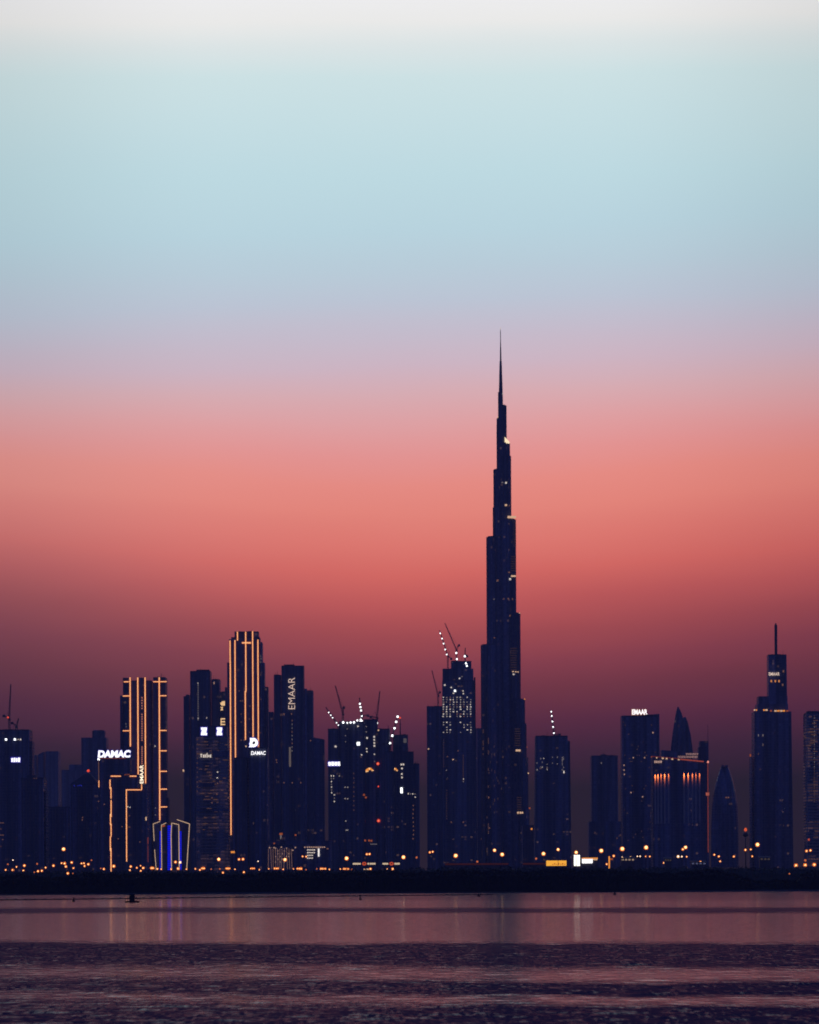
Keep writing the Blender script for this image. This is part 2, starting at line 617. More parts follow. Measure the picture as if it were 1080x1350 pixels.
def sign(B, name, label, txt, x0, x1, y0, y1, mat, back=None, upright=True, bold=0.02, off=1.6, on_roof=False, shear=0.0, halo=None, space=1.0):
    """lettering fixed to a building"""
    k = B.D / F
    px, py = (x0 + x1) / 2, (y0 + y1) / 2
    if on_roof:
        d0 = on_roof if not isinstance(on_roof, bool) else 0.0
        x, y, z = B.lx(px, py, d0), d0 - 0.5, B.lz(px, py, d0)
    else:
        x, y, z = B.face(px, py, off)
    r = empty(name, (B.X0 + x, B.D + y, B.g + z), label, 'sign')
    w, h = (x1 - x0) * k, (y1 - y0) * k
    me = text_mesh(txt, w, h, 0.5, upright, bold, shear, space)
    me.materials.append(mat)
    o = bpy.data.objects.new('lettering', me)
    COL.objects.link(o)
    o.parent = r
    o.location = (0, -0.5, 0)
    if halo:  # larger glowing copy models the light halo round the letters
        me2 = text_mesh(txt, w + 1.6 * k * 0.9, h + 1.6 * k * 0.9, 0.3, upright, bold + 0.05, shear, space)
        me2.materials.append(halo)
        o2 = bpy.data.objects.new('letter_halo', me2)
        COL.objects.link(o2)
        o2.parent = r
        o2.location = (0, 0.1, 0)
    m = MB()
    if on_roof:
        m.box(-w / 2, w / 2, 0.35, 0.6, -h / 2 - 0.2, -h / 2 + 0.2)
        for i in range(6):
            xx = -w / 2 + w * (i + 0.5) / 6
            m.bar((xx, 0.6, -h / 2 - 3.2), (xx, 0.6, h * 0.3), 0.12)
            m.bar((xx, 0.6, h * 0.3), (xx, 3.5, -h / 2 - 3.2), 0.1)
    else:
        m.box(-w / 2, w / 2, 0.4, off - 0.2, -0.15, 0.15) if upright else m.box(-0.15, 0.15, 0.4, off - 0.2, -h / 2, h / 2)
    m.build('mounting_frame', STEEL, r)
    return r


def blocks_sign(B, name, label, rects, mat, off=1.5, halo=None):
    """lettering too small to read in the photograph: its strokes only"""
    k = B.D / F
    xs = [r[0] for r in rects] + [r[1] for r in rects]
    ys = [r[2] for r in rects] + [r[3] for r in rects]
    px, py = (min(xs) + max(xs)) / 2, (min(ys) + max(ys)) / 2
    x, y, z = B.face(px, py, off)
    r = empty(name, (B.X0 + x, B.D + y, B.g + z), label, 'sign')
    m, hm = MB(), MB()
    for (a, b, c, d) in rects:
        m.box((a - px) * k, (b - px) * k, -0.5, 0.0, (py - d) * k, (py - c) * k)
        hm.box((a - px - .8) * k, (b - px + .8) * k, 0.05, 0.3, (py - d - .8) * k, (py - c + .8) * k)
    m.build('lettering', mat, r)
    if halo:
        hx0, hx1, hy0, hy1 = min(xs), max(xs), min(ys), max(ys)
        MB().box((hx0 - px - .9) * k, (hx1 - px + .9) * k, 0.05, 0.3, (py - hy1 - .9) * k, (py - hy0 + .9) * k).build('letter_halo', halo, r)
    MB().box((min(xs) - px) * k, (max(xs) - px) * k, 0.35, off - 0.2, -0.4, 0.4).build('mounting_frame', STEEL, r)
    return r


#==SCENE==
# ------------------------------------------------------------------ the setting
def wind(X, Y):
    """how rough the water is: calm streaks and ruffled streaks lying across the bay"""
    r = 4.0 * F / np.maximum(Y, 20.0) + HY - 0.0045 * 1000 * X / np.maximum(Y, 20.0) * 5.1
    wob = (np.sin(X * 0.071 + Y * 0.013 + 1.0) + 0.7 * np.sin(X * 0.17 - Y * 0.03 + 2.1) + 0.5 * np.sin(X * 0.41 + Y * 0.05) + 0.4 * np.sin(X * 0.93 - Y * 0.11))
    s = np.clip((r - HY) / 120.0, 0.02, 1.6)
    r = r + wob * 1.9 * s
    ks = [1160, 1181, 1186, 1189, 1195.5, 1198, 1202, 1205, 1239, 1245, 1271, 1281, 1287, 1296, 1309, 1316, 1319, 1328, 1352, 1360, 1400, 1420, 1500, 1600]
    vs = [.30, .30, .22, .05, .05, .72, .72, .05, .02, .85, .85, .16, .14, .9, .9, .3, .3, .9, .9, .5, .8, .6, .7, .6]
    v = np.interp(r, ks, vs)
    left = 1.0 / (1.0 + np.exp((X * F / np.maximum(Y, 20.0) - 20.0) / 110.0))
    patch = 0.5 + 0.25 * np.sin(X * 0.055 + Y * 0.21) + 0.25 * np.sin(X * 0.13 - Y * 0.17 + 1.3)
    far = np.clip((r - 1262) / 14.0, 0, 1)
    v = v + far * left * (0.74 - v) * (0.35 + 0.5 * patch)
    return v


def water():
    rows = [1.0, 8, 20, 40, 60]
    d = 75.0
    while d < 2172:
        rows.append(d)
        d *= 1.0 + 0.0019 * (1 if d < 500 else 2.5)
    rows.append(2175.0)
    rows = np.array(rows)
    fine = np.linspace(-0.135, 0.135, 470)
    side = 0.135 * np.exp(np.linspace(0, math.log(1.9 / 0.135), 34))[1:]
    tx = np.concatenate([-side[::-1], fine, side])
    Y, T = np.meshgrid(rows, tx, indexing='ij')
    X = Y * T
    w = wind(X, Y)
    dx = Y * np.gradient(tx)[None, :]
    dy = np.gradient(rows)[:, None] * np.ones_like(X)
    Z = np.zeros_like(X)
    rr = np.random.default_rng(5)
    for lam in np.geomspace(0.7, 4.5, 44):
        an = rr.normal(0, 0.8) + math.pi / 2
        kx, ky = 2 * math.pi / lam * math.cos(an), 2 * math.pi / lam * math.sin(an)
        cell = np.maximum(abs(math.cos(an)) * dx, abs(math.sin(an)) * dy)
        fade = np.clip((lam / np.maximum(cell, 1e-3) - 2.5) / 3.0, 0, 1)
        amp = 0.0019 * lam ** 0.7
        Z += fade * amp * (0.16 + 1.0 * w) * np.sin(kx * X + ky * Y + rr.uniform(0, 6.28))
    n, mcols = X.shape
    co = np.stack([X, Y, Z], -1).reshape(-1, 3).astype(np.float32)
    i = np.arange((n - 1) * mcols).reshape(n - 1, mcols)[:, :-1].ravel()
    q = np.stack([i, i + 1, i + mcols + 1, i + mcols], -1).astype(np.int32)
    me = bpy.data.meshes.new('water')
    me.vertices.add(len(co))
    me.vertices.foreach_set('co', co.ravel())
    me.loops.add(q.size)
    me.loops.foreach_set('vertex_index', q.ravel())
    me.polygons.add(len(q))
    me.polygons.foreach_set('loop_start', np.arange(len(q), dtype=np.int32) * 4)
    me.polygons.foreach_set('use_smooth', np.ones(len(q), dtype=bool))
    me.update(calc_edges=True)
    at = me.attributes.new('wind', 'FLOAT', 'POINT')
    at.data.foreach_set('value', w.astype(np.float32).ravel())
    m = bpy.data.materials.new('bay_water')
    m.use_nodes = True
    t = NT(m.node_tree)
    p = t.n('ShaderNodeBsdfPrincipled')
    rfl = t.n('ShaderNodeBsdfPrincipled')
    mx = t.n('ShaderNodeMixShader')
    o = t.n('ShaderNodeOutputMaterial')
    t.l(p.outputs[0], mx.inputs[1])
    t.l(rfl.outputs[0], mx.inputs[2])
    t.l(mx.outputs[0], o.inputs[0])
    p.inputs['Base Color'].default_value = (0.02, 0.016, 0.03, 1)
    p.inputs['IOR'].default_value = 2.1           # raised so the calm streaks mirror more of the sky glow
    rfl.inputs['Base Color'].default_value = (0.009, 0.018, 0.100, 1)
    rfl.inputs['IOR'].default_value = 1.004       # ruffled bands: dark reflection painted as navy base colour, mirroring nearly off
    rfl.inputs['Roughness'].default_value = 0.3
    a = t.n('ShaderNodeAttribute', attribute_name='wind')
    wv = a.outputs['Fac']
    tc = t.n('ShaderNodeTexCoord')
    fl = None
    for sc in ((4.6, 0.62, 1.0), (1.1, 0.2, 1.0)):
        mp = t.n('ShaderNodeMapping')
        mp.inputs['Scale'].default_value = sc
        t.l(tc.outputs['Object'], mp.inputs[0])
        nz = t.n('ShaderNodeTexNoise')
        nz.inputs['Scale'].default_value = 1.0
        nz.inputs['Detail'].default_value = 3
        nz.inputs['Roughness'].default_value = 0.6
        t.l(mp.outputs[0], nz.inputs['Vector'])
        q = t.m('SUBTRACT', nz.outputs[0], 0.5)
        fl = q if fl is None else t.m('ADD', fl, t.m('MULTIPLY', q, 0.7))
    ruf = t.m('ADD', t.m('ADD', t.m('MULTIPLY', wv, 1.10), 0.015), t.m('MULTIPLY', fl, t.m('ADD', 0.75, t.m('MULTIPLY', wv, 0.0))), clamp=True)   # cat's-paws of ripple, where the painted dark navy goes
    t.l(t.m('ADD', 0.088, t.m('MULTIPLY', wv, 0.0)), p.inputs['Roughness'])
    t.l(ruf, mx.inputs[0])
    b = None
    for sc, st, dist in (((3.4, 2.6, 1.0), 1.0, 0.16), ((1.0, 0.6, 1.0), 1.0, 0.35)):
        mp = t.n('ShaderNodeMapping')
        mp.inputs['Scale'].default_value = sc
        t.l(tc.outputs['Object'], mp.inputs[0])
        nz = t.n('ShaderNodeTexNoise')
        nz.inputs['Scale'].default_value = 1.0
        nz.inputs['Detail'].default_value = 4
        t.l(mp.outputs[0], nz.inputs['Vector'])
        bp = t.n('ShaderNodeBump')
        bp.inputs['Distance'].default_value = dist
        t.l(t.m('ADD', 0.145, t.m('MULTIPLY', wv, 0.0)), bp.inputs['Strength'])
        t.l(nz.outputs[0], bp.inputs['Height'])
        if b is not None:
            t.l(b.outputs[0], bp.inputs['Normal'])
        b = bp
    t.l(b.outputs[0], p.inputs['Normal'])
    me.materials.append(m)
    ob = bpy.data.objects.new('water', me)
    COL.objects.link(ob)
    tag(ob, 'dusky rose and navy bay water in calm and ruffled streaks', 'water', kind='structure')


water()

# land: bank rising from the water, then flat ground to the horizon
gm = MB()
rows = [(2150, -1.2), (2158, 0.25), (2164, 0.8), (2180, 1.3), (2300, 1.5), (2600, 1.5), (3200, 1.5), (5000, 1.5), (7000, 1.5), (9300, 1.5)]
cols = np.linspace(-4200, 4200, 85)
gv, gf = [], []
for y, z in rows:
    for x in cols:
        gv.append((x, y + (3.5 * math.sin(x * 0.021) + 2.0 * math.sin(x * 0.083 + 1) if y < 2200 else 0), z))
nc = len(cols)
for i in range(len(rows) - 1):
    for j in range(nc - 1):
        gf.append((i * nc + j, i * nc + j + 1, (i + 1) * nc + j + 1, (i + 1) * nc + j))
gm.add(gv, gf)
g = gm.build('ground', solid('dark_mud_and_sand', (0.09, 0.08, 0.065), 0.95, 0, 0.4, 0.02))
tag(g, 'dark low land behind the shore under the skyline', 'ground', kind='structure')


# mangroves: a far-off wood that reads as one dark mass
def forest(name, label, D, prof, x0, x1, thick, nclump, size, leaf, base=0.6):
    rr = np.random.default_rng(len(name))
    xs = np.array([unroll(a, b)[0] * D / F for a, b in prof])
    hs = np.array([wz(a, b, D) for a, b in prof])
    def top(x):
        h = np.interp(x, xs, hs)
        return h + 0.35 * np.sin(x * 0.31) + 0.3 * np.sin(x * 0.83 + 1) + 0.25 * np.sin(x * 1.9 + 2)
    m = MB()
    # lumpy inner mass of branches and shade leaves
    nx, ny = int((x1 - x0) / 2.5), 6
    gx = np.linspace(x0, x1, nx)
    gy = np.linspace(0, thick, ny)
    v, f = [], []
    sec = [0.0, 0.72, 0.9, 0.92, 0.85, 0.0]
    for j in range(ny):
        hh = top(gx) * sec[j] + (base if sec[j] == 0 else 0) + rr.normal(0, 0.25, nx) * (sec[j] > 0)
        for i in range(nx):
            v.append((gx[i], D + gy[j] + rr.normal(0, 0.5), hh[i]))
    for j in range(ny - 1):
        for i in range(nx - 1):
            f.append((j * nx + i, j * nx + i + 1, (j + 1) * nx + i + 1, (j + 1) * nx + i))
    m.add(v, f)
    # leaf clumps
    n = nclump
    cx = rr.uniform(x0, x1, n)
    cy = rr.uniform(-1.5, thick * 0.75, n)
    t_ = top(cx)
    lump = 0.88 + 0.10 * np.sin(cx * 0.9 + cy * 0.7) * np.sin(cx * 0.37 - cy * 0.2) + rr.normal(0, 0.02, n)
    frac = np.clip((cy + 1.5) / 5.0, 0.05, 1.0)
    cz = np.where(rr.random(n) < 0.55, t_ * lump, rr.uniform(0.5, 1.0, n) * t_ * (0.15 + 0.8 * frac))
    cz = np.minimum(cz, t_ * (0.35 + 0.68 * frac))
    c = np.stack([cx, D + cy, np.maximum(cz, 0.5)], -1)
    a = rr.normal(size=(n, 3)); a /= np.linalg.norm(a, axis=1)[:, None]
    b = np.cross(a, rr.normal(size=(n, 3))); b /= np.linalg.norm(b, axis=1)[:, None]
    s = (size * rr.uniform(0.5, 1.3, n))[:, None]
    q = np.stack([c + a * s, c + b * s * .6, c - a * s, c - b * s * .6], 1).reshape(-1, 3)
    k = len(m.v)
    m.v += [tuple(p) for p in q.tolist()]
    m.f += [(k + 4 * i, k + 4 * i + 1, k + 4 * i + 2, k + 4 * i + 3) for i in range(n)]
    m.mi += [0] * n
    o = m.build(name, leaf)
    tag(o, label, 'trees', kind='stuff')
    return o


LEAF = solid('mangrove_leaves', (0.008, 0.010, 0.005), 0.9, 0, 0.5, 0.3)
LEAF2 = solid('dusty_tree_leaves', (0.05, 0.055, 0.035), 0.9, 0, 0.5, 0.2)
PROF = [(-220, 1152), (-80, 1154), (0, 1154), (20, 1153), (45, 1153), (60, 1156), (72, 1157), (85, 1155), (100, 1151.5), (115, 1150.5), (128, 1152),
        (140, 1150), (155, 1152.5), (166, 1153), (180, 1151), (200, 1150), (235, 1151), (270, 1151), (290, 1153), (310, 1153.5), (330, 1152), (345, 1150),
        (360, 1150.5), (420, 1149), (440, 1150.5), (460, 1150), (480, 1148), (520, 1147.5), (540, 1150.5), (560, 1149), (580, 1147), (610, 1146.5), (640, 1148), (660, 1146.5),
        (680, 1147), (697, 1150), (707, 1147.5), (720, 1145), (735, 1143.5), (747, 1144), (760, 1146.5), (780, 1147.5), (810, 1146.5), (840, 1147), (868, 1150),
        (893, 1151.5), (907, 1147.5), (925, 1146.5), (945, 1146), (960, 1147.5), (975, 1153), (985, 1158), (1000, 1160.5), (1056, 1160.5), (1064, 1151), (1080, 1148), (1140, 1146), (1300, 1150)]
forest('mangrove_forest', 'black mass of mangroves along the far shore of the bay', 2162, PROF, -320, 320, 46, 42000, 0.62, LEAF)
PROF2 = [(-300, 1149), (0, 1148.5), (60, 1147.5), (270, 1148), (420, 1147), (540, 1144), (600, 1142.5), (700, 1142), (760, 1142), (850, 1143), (900, 1142.5), (950, 1142), (1010, 1143), (1080, 1143), (1400, 1144)]
forest('tree_belt', 'dim low tree belt between the mangroves and the lit city edge', 2660, PROF2, -420, 420, 40, 16000, 0.8, LEAF2)

# ------------------------------------------------------------------ the skyline, left to right
# dark block with cranes at the left edge
B = Building('high_rise', 'dark block at the left picture edge with two rooftop cranes and a small white sign', 4800, -12, 45)
B.block('tower_body', -14, 43, 963, 0, 44, FG[0], pil=7)
B.block('side_bay', 40, 45.5, 977, 6, 30, FG[1], plant=False)
for x, s in ((8, 2.6), (19.7, 2.6), (24, 1.3), (27.2, 1.9)):
    B.win(x, 975, s, s, FLOOD if s > 2 else PALE, 'roof_floodlight')
for y in (1085, 1101):
    B.wins([(1, y), (4, y)], w=2.2, h=0.9, mat=WARMDIM)
B.wins([(1, 1093), (3.5, 1107), (1, 1116)], w=2, h=.8, mat=WARMDIM)
blocks_sign(B, 'facade_sign', 'small glowing white sign high on the left edge block, blurred', [(15, 17.6, 999.6, 1004.6), (18.2, 20.4, 999.2, 1004.8), (21.0, 23.2, 999.6, 1004.6), (23.8, 26.6, 999, 1004.8)], WHITE, halo=BLUEHALO)
BLK1 = B

B = Building('high_rise', 'unlit squat black tower in front of the left edge block', 4300, 27, 64)
B.block('tower_body', 27, 62, 1027, 0, 40, FG[0], pil=5)
B.block('roof_house', 36, 48, 1022, 6, 16, ROOF, yb=1026.5, plant=False)
B.block('side_bay', 60, 64, 1042, 5, 30, FG[1], plant=False)
B.wins([(45, 1026.4), (48, 1026.4)], w=1, h=.8, mat=WARMDIM)

B = Building('high_rise', 'far hazy tower with a curved slanting roof behind the squat black tower', 8200, 44, 80, )
B.block('tower_body', 60, 80, 990.5, 0, 60, FG[6], plant=False)
B.block('stepped_shoulder', 50, 60.5, 995, 4, 50, FG[6], ytr=991, plant=False)
B.block('stepped_shoulder', 40, 50.5, 999, 8, 45, FG[6], ytr=995, plant=False)

B = Building('high_rise', 'far hazy low tower with a two step roof left of the pointed black block', 8600, 80, 108)
B.block('tower_body', 81, 107, 1015, 0, 50, FG[6], plant=False)
B.block('roof_house', 91, 112, 1008, 8, 50, FG[6], plant=False)

B = Building('high_rise', 'hazy square tower with a roof box behind the big white rooftop sign', 6600, 107, 144)
B.block('tower_body', 107, 143, 972.5, 0, 46, FG[6], plant=False)
B.block('roof_house', 121.5, 139.5, 963.5, 6, 26, FG[6], yb=973, plant=False)
B.block('roof_house', 123, 137.5, 962.6, 8, 20, FG[6], yb=964, plant=False)

B = Building('low_block', 'low unlit block between the squat black tower and the pointed block', 4700, 62, 96)
B.block('building_body', 62, 96, 1065, 0, 30, FG[0], pil=6)

B = Building('high_rise', 'black block with a hipped point and one red beacon on its tip', 4600, 92, 135)
B.block('tower_body', 92, 135, 1034, 0, 34, FG[0], plant=False, pil=4)
k = B.D / F
m = MB()
xa, xb, xc, xd = B.lx(92, 1034, 0), B.lx(111, 1020, 0), B.lx(118, 1020, 0), B.lx(130, 1034, 0)
za, zt = B.lz(92, 1034), B.lz(114, 1020)
m.prism([(xa, 0.3), (xd, 0.3), (xd, 33), (xa, 33)], za - 0.02, zt, top=[(xb, 10), (xc, 10), (xc, 22), (xb, 22)])
m.build('hipped_roof', ROOF, B.root)
m = MB().bar((B.lx(115, 1020, 0), 15, zt), (B.lx(115, 1017, 0), 15, zt + 2.4), 0.15)
m.lathe((B.lx(115, 1017, 0), 15, zt + 2.2), [(0.2, 0), (1.5, 0.6), (1.8, 1.6), (1.2, 2.8), (0.1, 3.2)], 10, 1)
m.build('beacon', [STEEL, RED], B.root)
B.wins([(98, 1036), (103, 1036), (105.5, 1035.5), (107.5, 1036)], w=1.4, h=1.4, mat=DIMBLUE)
B.wins([(109, 1078), (108.6, 1081)], w=1, h=2, mat=WARMDIM)
B.wins([(132, 1058)], w=1.4, h=1.2, mat=WARMDIM)

# block under the big white rooftop letters
B = Building('high_rise', 'dark slab carrying the big white rooftop letters', 4560, 129, 176)
B.block('tower_body', 129, 174, 1000, 0, 34, FG[0], pil=6)
B.strip(130.5, 1029, 130.5, 1038, 1.2, name='light_strip')
B.strip(130.2, 1001, 130.2, 1029, 0.7, core=False, mats=[WARMDIM])
B.win(126.2 + 4, 1001, 2.8, 2.8, FLOOD, 'roof_floodlight')
B.wins([(137.5, 1060.5), (130, 1056.5)], w=1.6, h=1.2, mat=WARMDIM)
B.strip(130, 999.8, 166, 999.8, 0.8, core=False, mats=[LEDDIM], name='red_sill_light')
sign(B, 'rooftop_sign', 'biggest white glowing rooftop letters, on the dark slab left of the line-lit tower', 'DAMAC', 129, 172.4, 989.2, 999, WHITE, on_roof=2.0, bold=0.055, halo=BLUEHALO, shear=0.1)

# two blocks edged with light in front of it
B = Building('high_rise', 'black block edged by one orange light line down its left side', 4330, 144, 184)
B.block('tower_body', 144.3, 184, 1022, 0, 32, FG[0], pil=5)
B.strip(146, 1023.4, 159.5, 1023.4, 1.7, name='roof_light_strip')
B.strip(171, 1023.4, 180, 1023.4, 1.7, name='roof_light_strip')
B.wins([(165, 1021.5), (167.6, 1021), (170, 1021.3)], w=1, h=1.6, mat=ORANGEDIM)
for x, a, b in ((145.2, 1028, 1040), (146.4, 1038, 1053), (146.6, 1055, 1077), (145.8, 1073, 1088), (146.6, 1086, 1103), (145.6, 1103, 1122), (146.5, 1118, 1149)):
    B.strip(x, a, x, b, 1.6)
B.wins([(156, 1106), (161, 1090)], w=1.4, h=1.2, mat=WARMDIM)

B = Building('high_rise', 'black block framed by an orange light line with a step at its top right corner', 4250, 166, 197)
B.block('tower_body', 166, 196.5, 1040.3, 0, 32, FG[0], pil=4)
B.block('corner_tier', 184.5, 196.5, 1033, 3, 26, FG[0], yb=1040.5, plant=False)
B.strip(166.9, 1041.5, 166.9, 1136, 1.5)
B.strip(166, 1041.4, 187, 1041.4, 1.5)
B.strip(187, 1041, 187, 1034, 1.5)
B.wins([(168.6, 1063.7), (171.5, 1064.5)], w=1.3, h=1.3, mat=PALE)
B.wins([(170.8, 1075.5), (168.8, 1090.5), (171, 1090.6), (184.5, 1110)], w=1.3, h=1.2, mat=WARMDIM)
B.win(192.7, 1079.5, 1.6, 4.6, WARM)
B.strip(195.2, 1104, 195.2, 1113, 1.0, core=False, mats=[LEDDIM])
B.strip(195.2, 1115, 195.2, 1137, 0.6, core=False, mats=[LEDDIM])
sign(B, 'vertical_sign', 'warm white upright letters reading upwards beside the four light lines of the framed tower', 'EMAAR', 184.4, 189.2, 1008.5, 1033, emit('warm_white_sign', (1, .82, .6), 1.6), upright=False, bold=0.02, on_roof=2.0)

# tower outlined by four long light lines
B = Building('high_rise', 'flat topped tower drawn by four long orange light lines with rungs at its sides', 5000, 158, 224)
B.block('tower_body', 172, 202, 898.3, 0, 40, FG[1])
B.block('left_wing', 162, 172.3, 893.6, -3, 40, FG[1], plant=False)
B.block('right_wing', 201.8, 220.7, 894, -3, 40, FG[1])
B.block('left_shoulder', 158.2, 164, 917, 4, 34, FG[0], plant=False)
B.block('right_shoulder', 216, 223.8, 1052, 4, 34, FG[0], plant=False)
B.block('spine_fin', 181, 192.5, 893.4, -2, 8, FG[1], plant=False, yb=1100)
for x, a, b in ((171.8, 893.2, 984.5), (182.0, 893.2, 1023.5), (191.7, 893.2, 1045), (210.4, 893.2, 1081.5)):
    B.strip(x, a, x, b, 1.9)
for y, a, b in ((899, 163.2, 170.5), (917.7, 162, 171), (963.6, 162, 171), (898.9, 202.2, 209.6), (898.9, 211, 220), (917.4, 211, 219.8), (963.2, 211, 220), (990, 211, 220.2), (1017, 211, 220.4), (1040.5, 211, 220.6), (1064, 211, 220.8)):
    B.strip(a, y, b, y, 1.6, name='side_rung_light')
DOT = emit('dim_salmon_window', (0.9, 0.32, 0.22), 0.55)
for a, b, n in ((920, 934, 5), (942, 976, 12), (985, 1007, 9)):
    for i in range(n):
        B.win(187.3, a + (b - a) * i / (n - 1), 1.7, 1.7, DOT)
B.wins([(166, 954.5), (166.5, 958), (204.2, 983.5), (205, 1065.5), (205, 1074.5)], w=1.1, h=1.4, mat=PALEDIM)
B.wins([(204.4, 983.8)], w=1.1, h=1.8, mat=PALE)

# petal-shaped block with blue light
B = Building('petal_block', 'low petal shaped block outlined in white light with three bands of blue light', 3900, 202, 250)
k = B.D / F
pet = [  # outline of each petal in picture columns and rows, distance offset
    ([(204.8, 1147), (202.0, 1086.5), (211.2, 1083), (213.5, 1147)], 3.0),
    ([(213.2, 1147), (212.6, 1088), (219.2, 1085), (220.8, 1147)], 0.0),
    ([(226.4, 1147), (225.8, 1100), (226.6, 1085.2), (235.8, 1087.2), (236.6, 1147)], 0.0),
    ([(238.6, 1147), (238, 1083.4), (233.2, 1080.6), (250, 1086.2), (246.5, 1147)], 3.0)]
for pts, dd in pet:
    m = MB()
    P = [(B.lx(x, y, dd), B.lz(x, y, dd)) for x, y in pts]
    n = len(P)
    v = [(x, dd, z) for x, z in P] + [(x * 0.8, dd + 24, z) for x, z in P]
    m.add(v, [tuple(range(n)), tuple(range(2 * n - 1, n - 1, -1))] + [(i, i + n, (i + 1) % n + n, (i + 1) % n) for i in range(n)])
    m.build('petal_wall', FG[0], B.root)


def poly_light(B, pts, d, w, mat, name):
    k = B.D / F
    m = MB()
    for (a, b), (c, e) in zip(pts, pts[1:]):
        m.bar((B.lx(a, b, d), d, B.lz(a, b, d)), (B.lx(c, e, d), d, B.lz(c, e, d)), w * k / 2, n=6)
    return m.build(name, mat, B.root)


poly_light(B, [(211.2, 1083), (202.0, 1086.3), (203.2, 1109)], 2.4, 0.9, LEDP, 'outline_light')
poly_light(B, [(203.8, 1120), (206, 1147)], 2.4, 0.8, LEDP, 'outline_light')
poly_light(B, [(219.2, 1085), (212.7, 1088), (213.3, 1147)], -0.7, 0.9, LEDP, 'outline_light')
poly_light(B, [(226.2, 1147), (225.6, 1100), (226.4, 1085.2), (235.8, 1087.2), (236.4, 1147)], -0.7, 1.0, LEDP, 'outline_light')
poly_light(B, [(233.2, 1080.6), (250, 1086.2), (246.2, 1146)], 2.4, 1.0, LEDP, 'outline_light')
poly_light(B, [(213.6, 1089.6), (217.5, 1088.4)], -0.9, 2.4, ORANGEDIM, 'red_window_band')
for x0, x1, ya, yb in ((210.4, 212.2, 1096, 1146), (220.9, 225.7, 1088.5, 1147), (236.9, 239.3, 1096, 1147)):
    m = MB()
    y = ya
    while y < yb:
        m.box(B.lx(x0, y, 1), B.lx(x1, y, 1), 1.4, 1.9, B.lz(x0, min(y + 1.9, yb), 1), B.lz(x0, y, 1))
        y += 2.7
    m.build('blue_light_band', BLUE, B.root)
    MB().box(B.lx(x0, ya, 1) - .2, B.lx(x1, ya, 1) + .2, 2.0, 6, 0, B.lz(x0, ya, 1)).build('band_wall', FG[0], B.root)

# stepped tower behind the twin white emblems
B = Building('high_rise', 'dark stepped tower with a thin roof ring behind the floor-striped tower', 5600, 241, 302)
B.block('tower_body', 250.6, 279.2, 885.6, 0, 40, FG[3], pil=6)
B.block('left_wing', 242, 251, 918, 3, 34, FG[3], pil=2, plant=False)
B.block('left_wing', 245, 251, 915.8, 5, 28, FG[3], plant=False)
B.block('right_wing', 279, 291.2, 896.6, 2, 36, FG[3], pil=3)
B.block('lower_wing', 290, 303, 913, -3, 36, FG[3], pil=2)
m = MB().box(B.lx(259, 883, 10), B.lx(276, 883, 10), 8, 22, B.lz(265, 883.6), B.lz(265, 882.4))
for x in (263, 267, 271.5, 274):
    m.bar((B.lx(x, 884, 10), 14, B.lz(x, 886)), (B.lx(x, 884, 10), 14, B.lz(x, 883)), 0.5)
m.build('roof_ring', STEEL, B.root)
for i in range(17):
    B.win(261.3, 901 + i * 3.0, 1.2, 1.5, PALEDIM)
for x, y in ((261, 901), (261.3, 947), (272.6, 946.5)):
    B.win(x, y, 1.3, 2.2, emit('soft_pale_window', (0.9, .78, .7), 0.4))
B.win(282.3, 900.5, 1.2, 3.2, emit('soft_warm_window', (0.95, .55, .4), 0.45))
B.win(241.9, 1016, 1.8, 3.0, WARM)
m = emit('warm_sign_face', (1.0, 0.62, 0.30), 1.0)
blocks_sign(B, 'vertical_sign', 'warm upright symbols partly hidden at the right edge of the dark stepped tower', [
    (292, 297.2, 925.4, 930.4), (290.8, 292.2, 926.4, 929.2), (293.2, 297.2, 924.6, 925.5), (291, 294.2, 932, 933.2), (292.2, 293.6, 933.2, 935.2), (291, 294.2, 935.2, 936.6),
    (291, 292.2, 947, 959.6), (292.2, 297, 947, 948.6), (292.2, 297, 950.8, 952.4), (292.2, 297, 954.4, 956), (292.2, 297, 958, 959.6)], m)

# floor-striped tower with two square white emblems
B = Building('high_rise', 'squarish tower striped by its floor edges with two square white emblems on its crown', 4400, 258, 303)
B.block('tower_body', 258.4, 302.4, 971.5, 0, 44, FG[4], plant=False)
B.block('crown', 262.5, 301, 958.5, 2, 40, FG[0], yb=971.7, pil=5)
k = B.D / F
m = MB()
zz = 6.0
ztop = B.lz(280, 973)
A_, B_ = B.lx(258.4, 1000, 0), B.lx(302.4, 1000, 44)
while zz < ztop:
    m.box(A_ - 0.5, B_ + 0.5, -0.9, 0.4, zz, zz + 0.9)
    zz += 3.9
m.build('floor_edge', solid('pale_balcony_edge', (0.42, 0.35, 0.30), 0.8, 0, 0.3, 0.1), B.root)
for y0, y1, x0, x1 in ((990, 998, 280, 302), (1032, 1038, 262, 283), (1066.5, 1070, 259, 302)):
    m = MB().box(B.lx(x0, y0, 0), B.lx(x1, y0, 0), -1.3, -0.1, B.lz(280, y1), B.lz(280, y0))
    m.build('dark_plant_floor', FG[0], B.root)
for i, (x0, x1, l) in enumerate(((265.2, 273, 'left of the two square white emblems on the crown of the striped tower'), (285.8, 293, 'right of the two square white emblems on the crown of the striped tower'))):
    blocks_sign(B, 'emblem_sign', l, [(x0, x1, 959.2, 962.2), (x0 + 1, x1 - .4, 962.2, 964.4), (x0 + .4, x1 - 1, 964.4, 966.6), (x0, x1, 966.4, 969.4)], WHITE, halo=BLUEHALO)
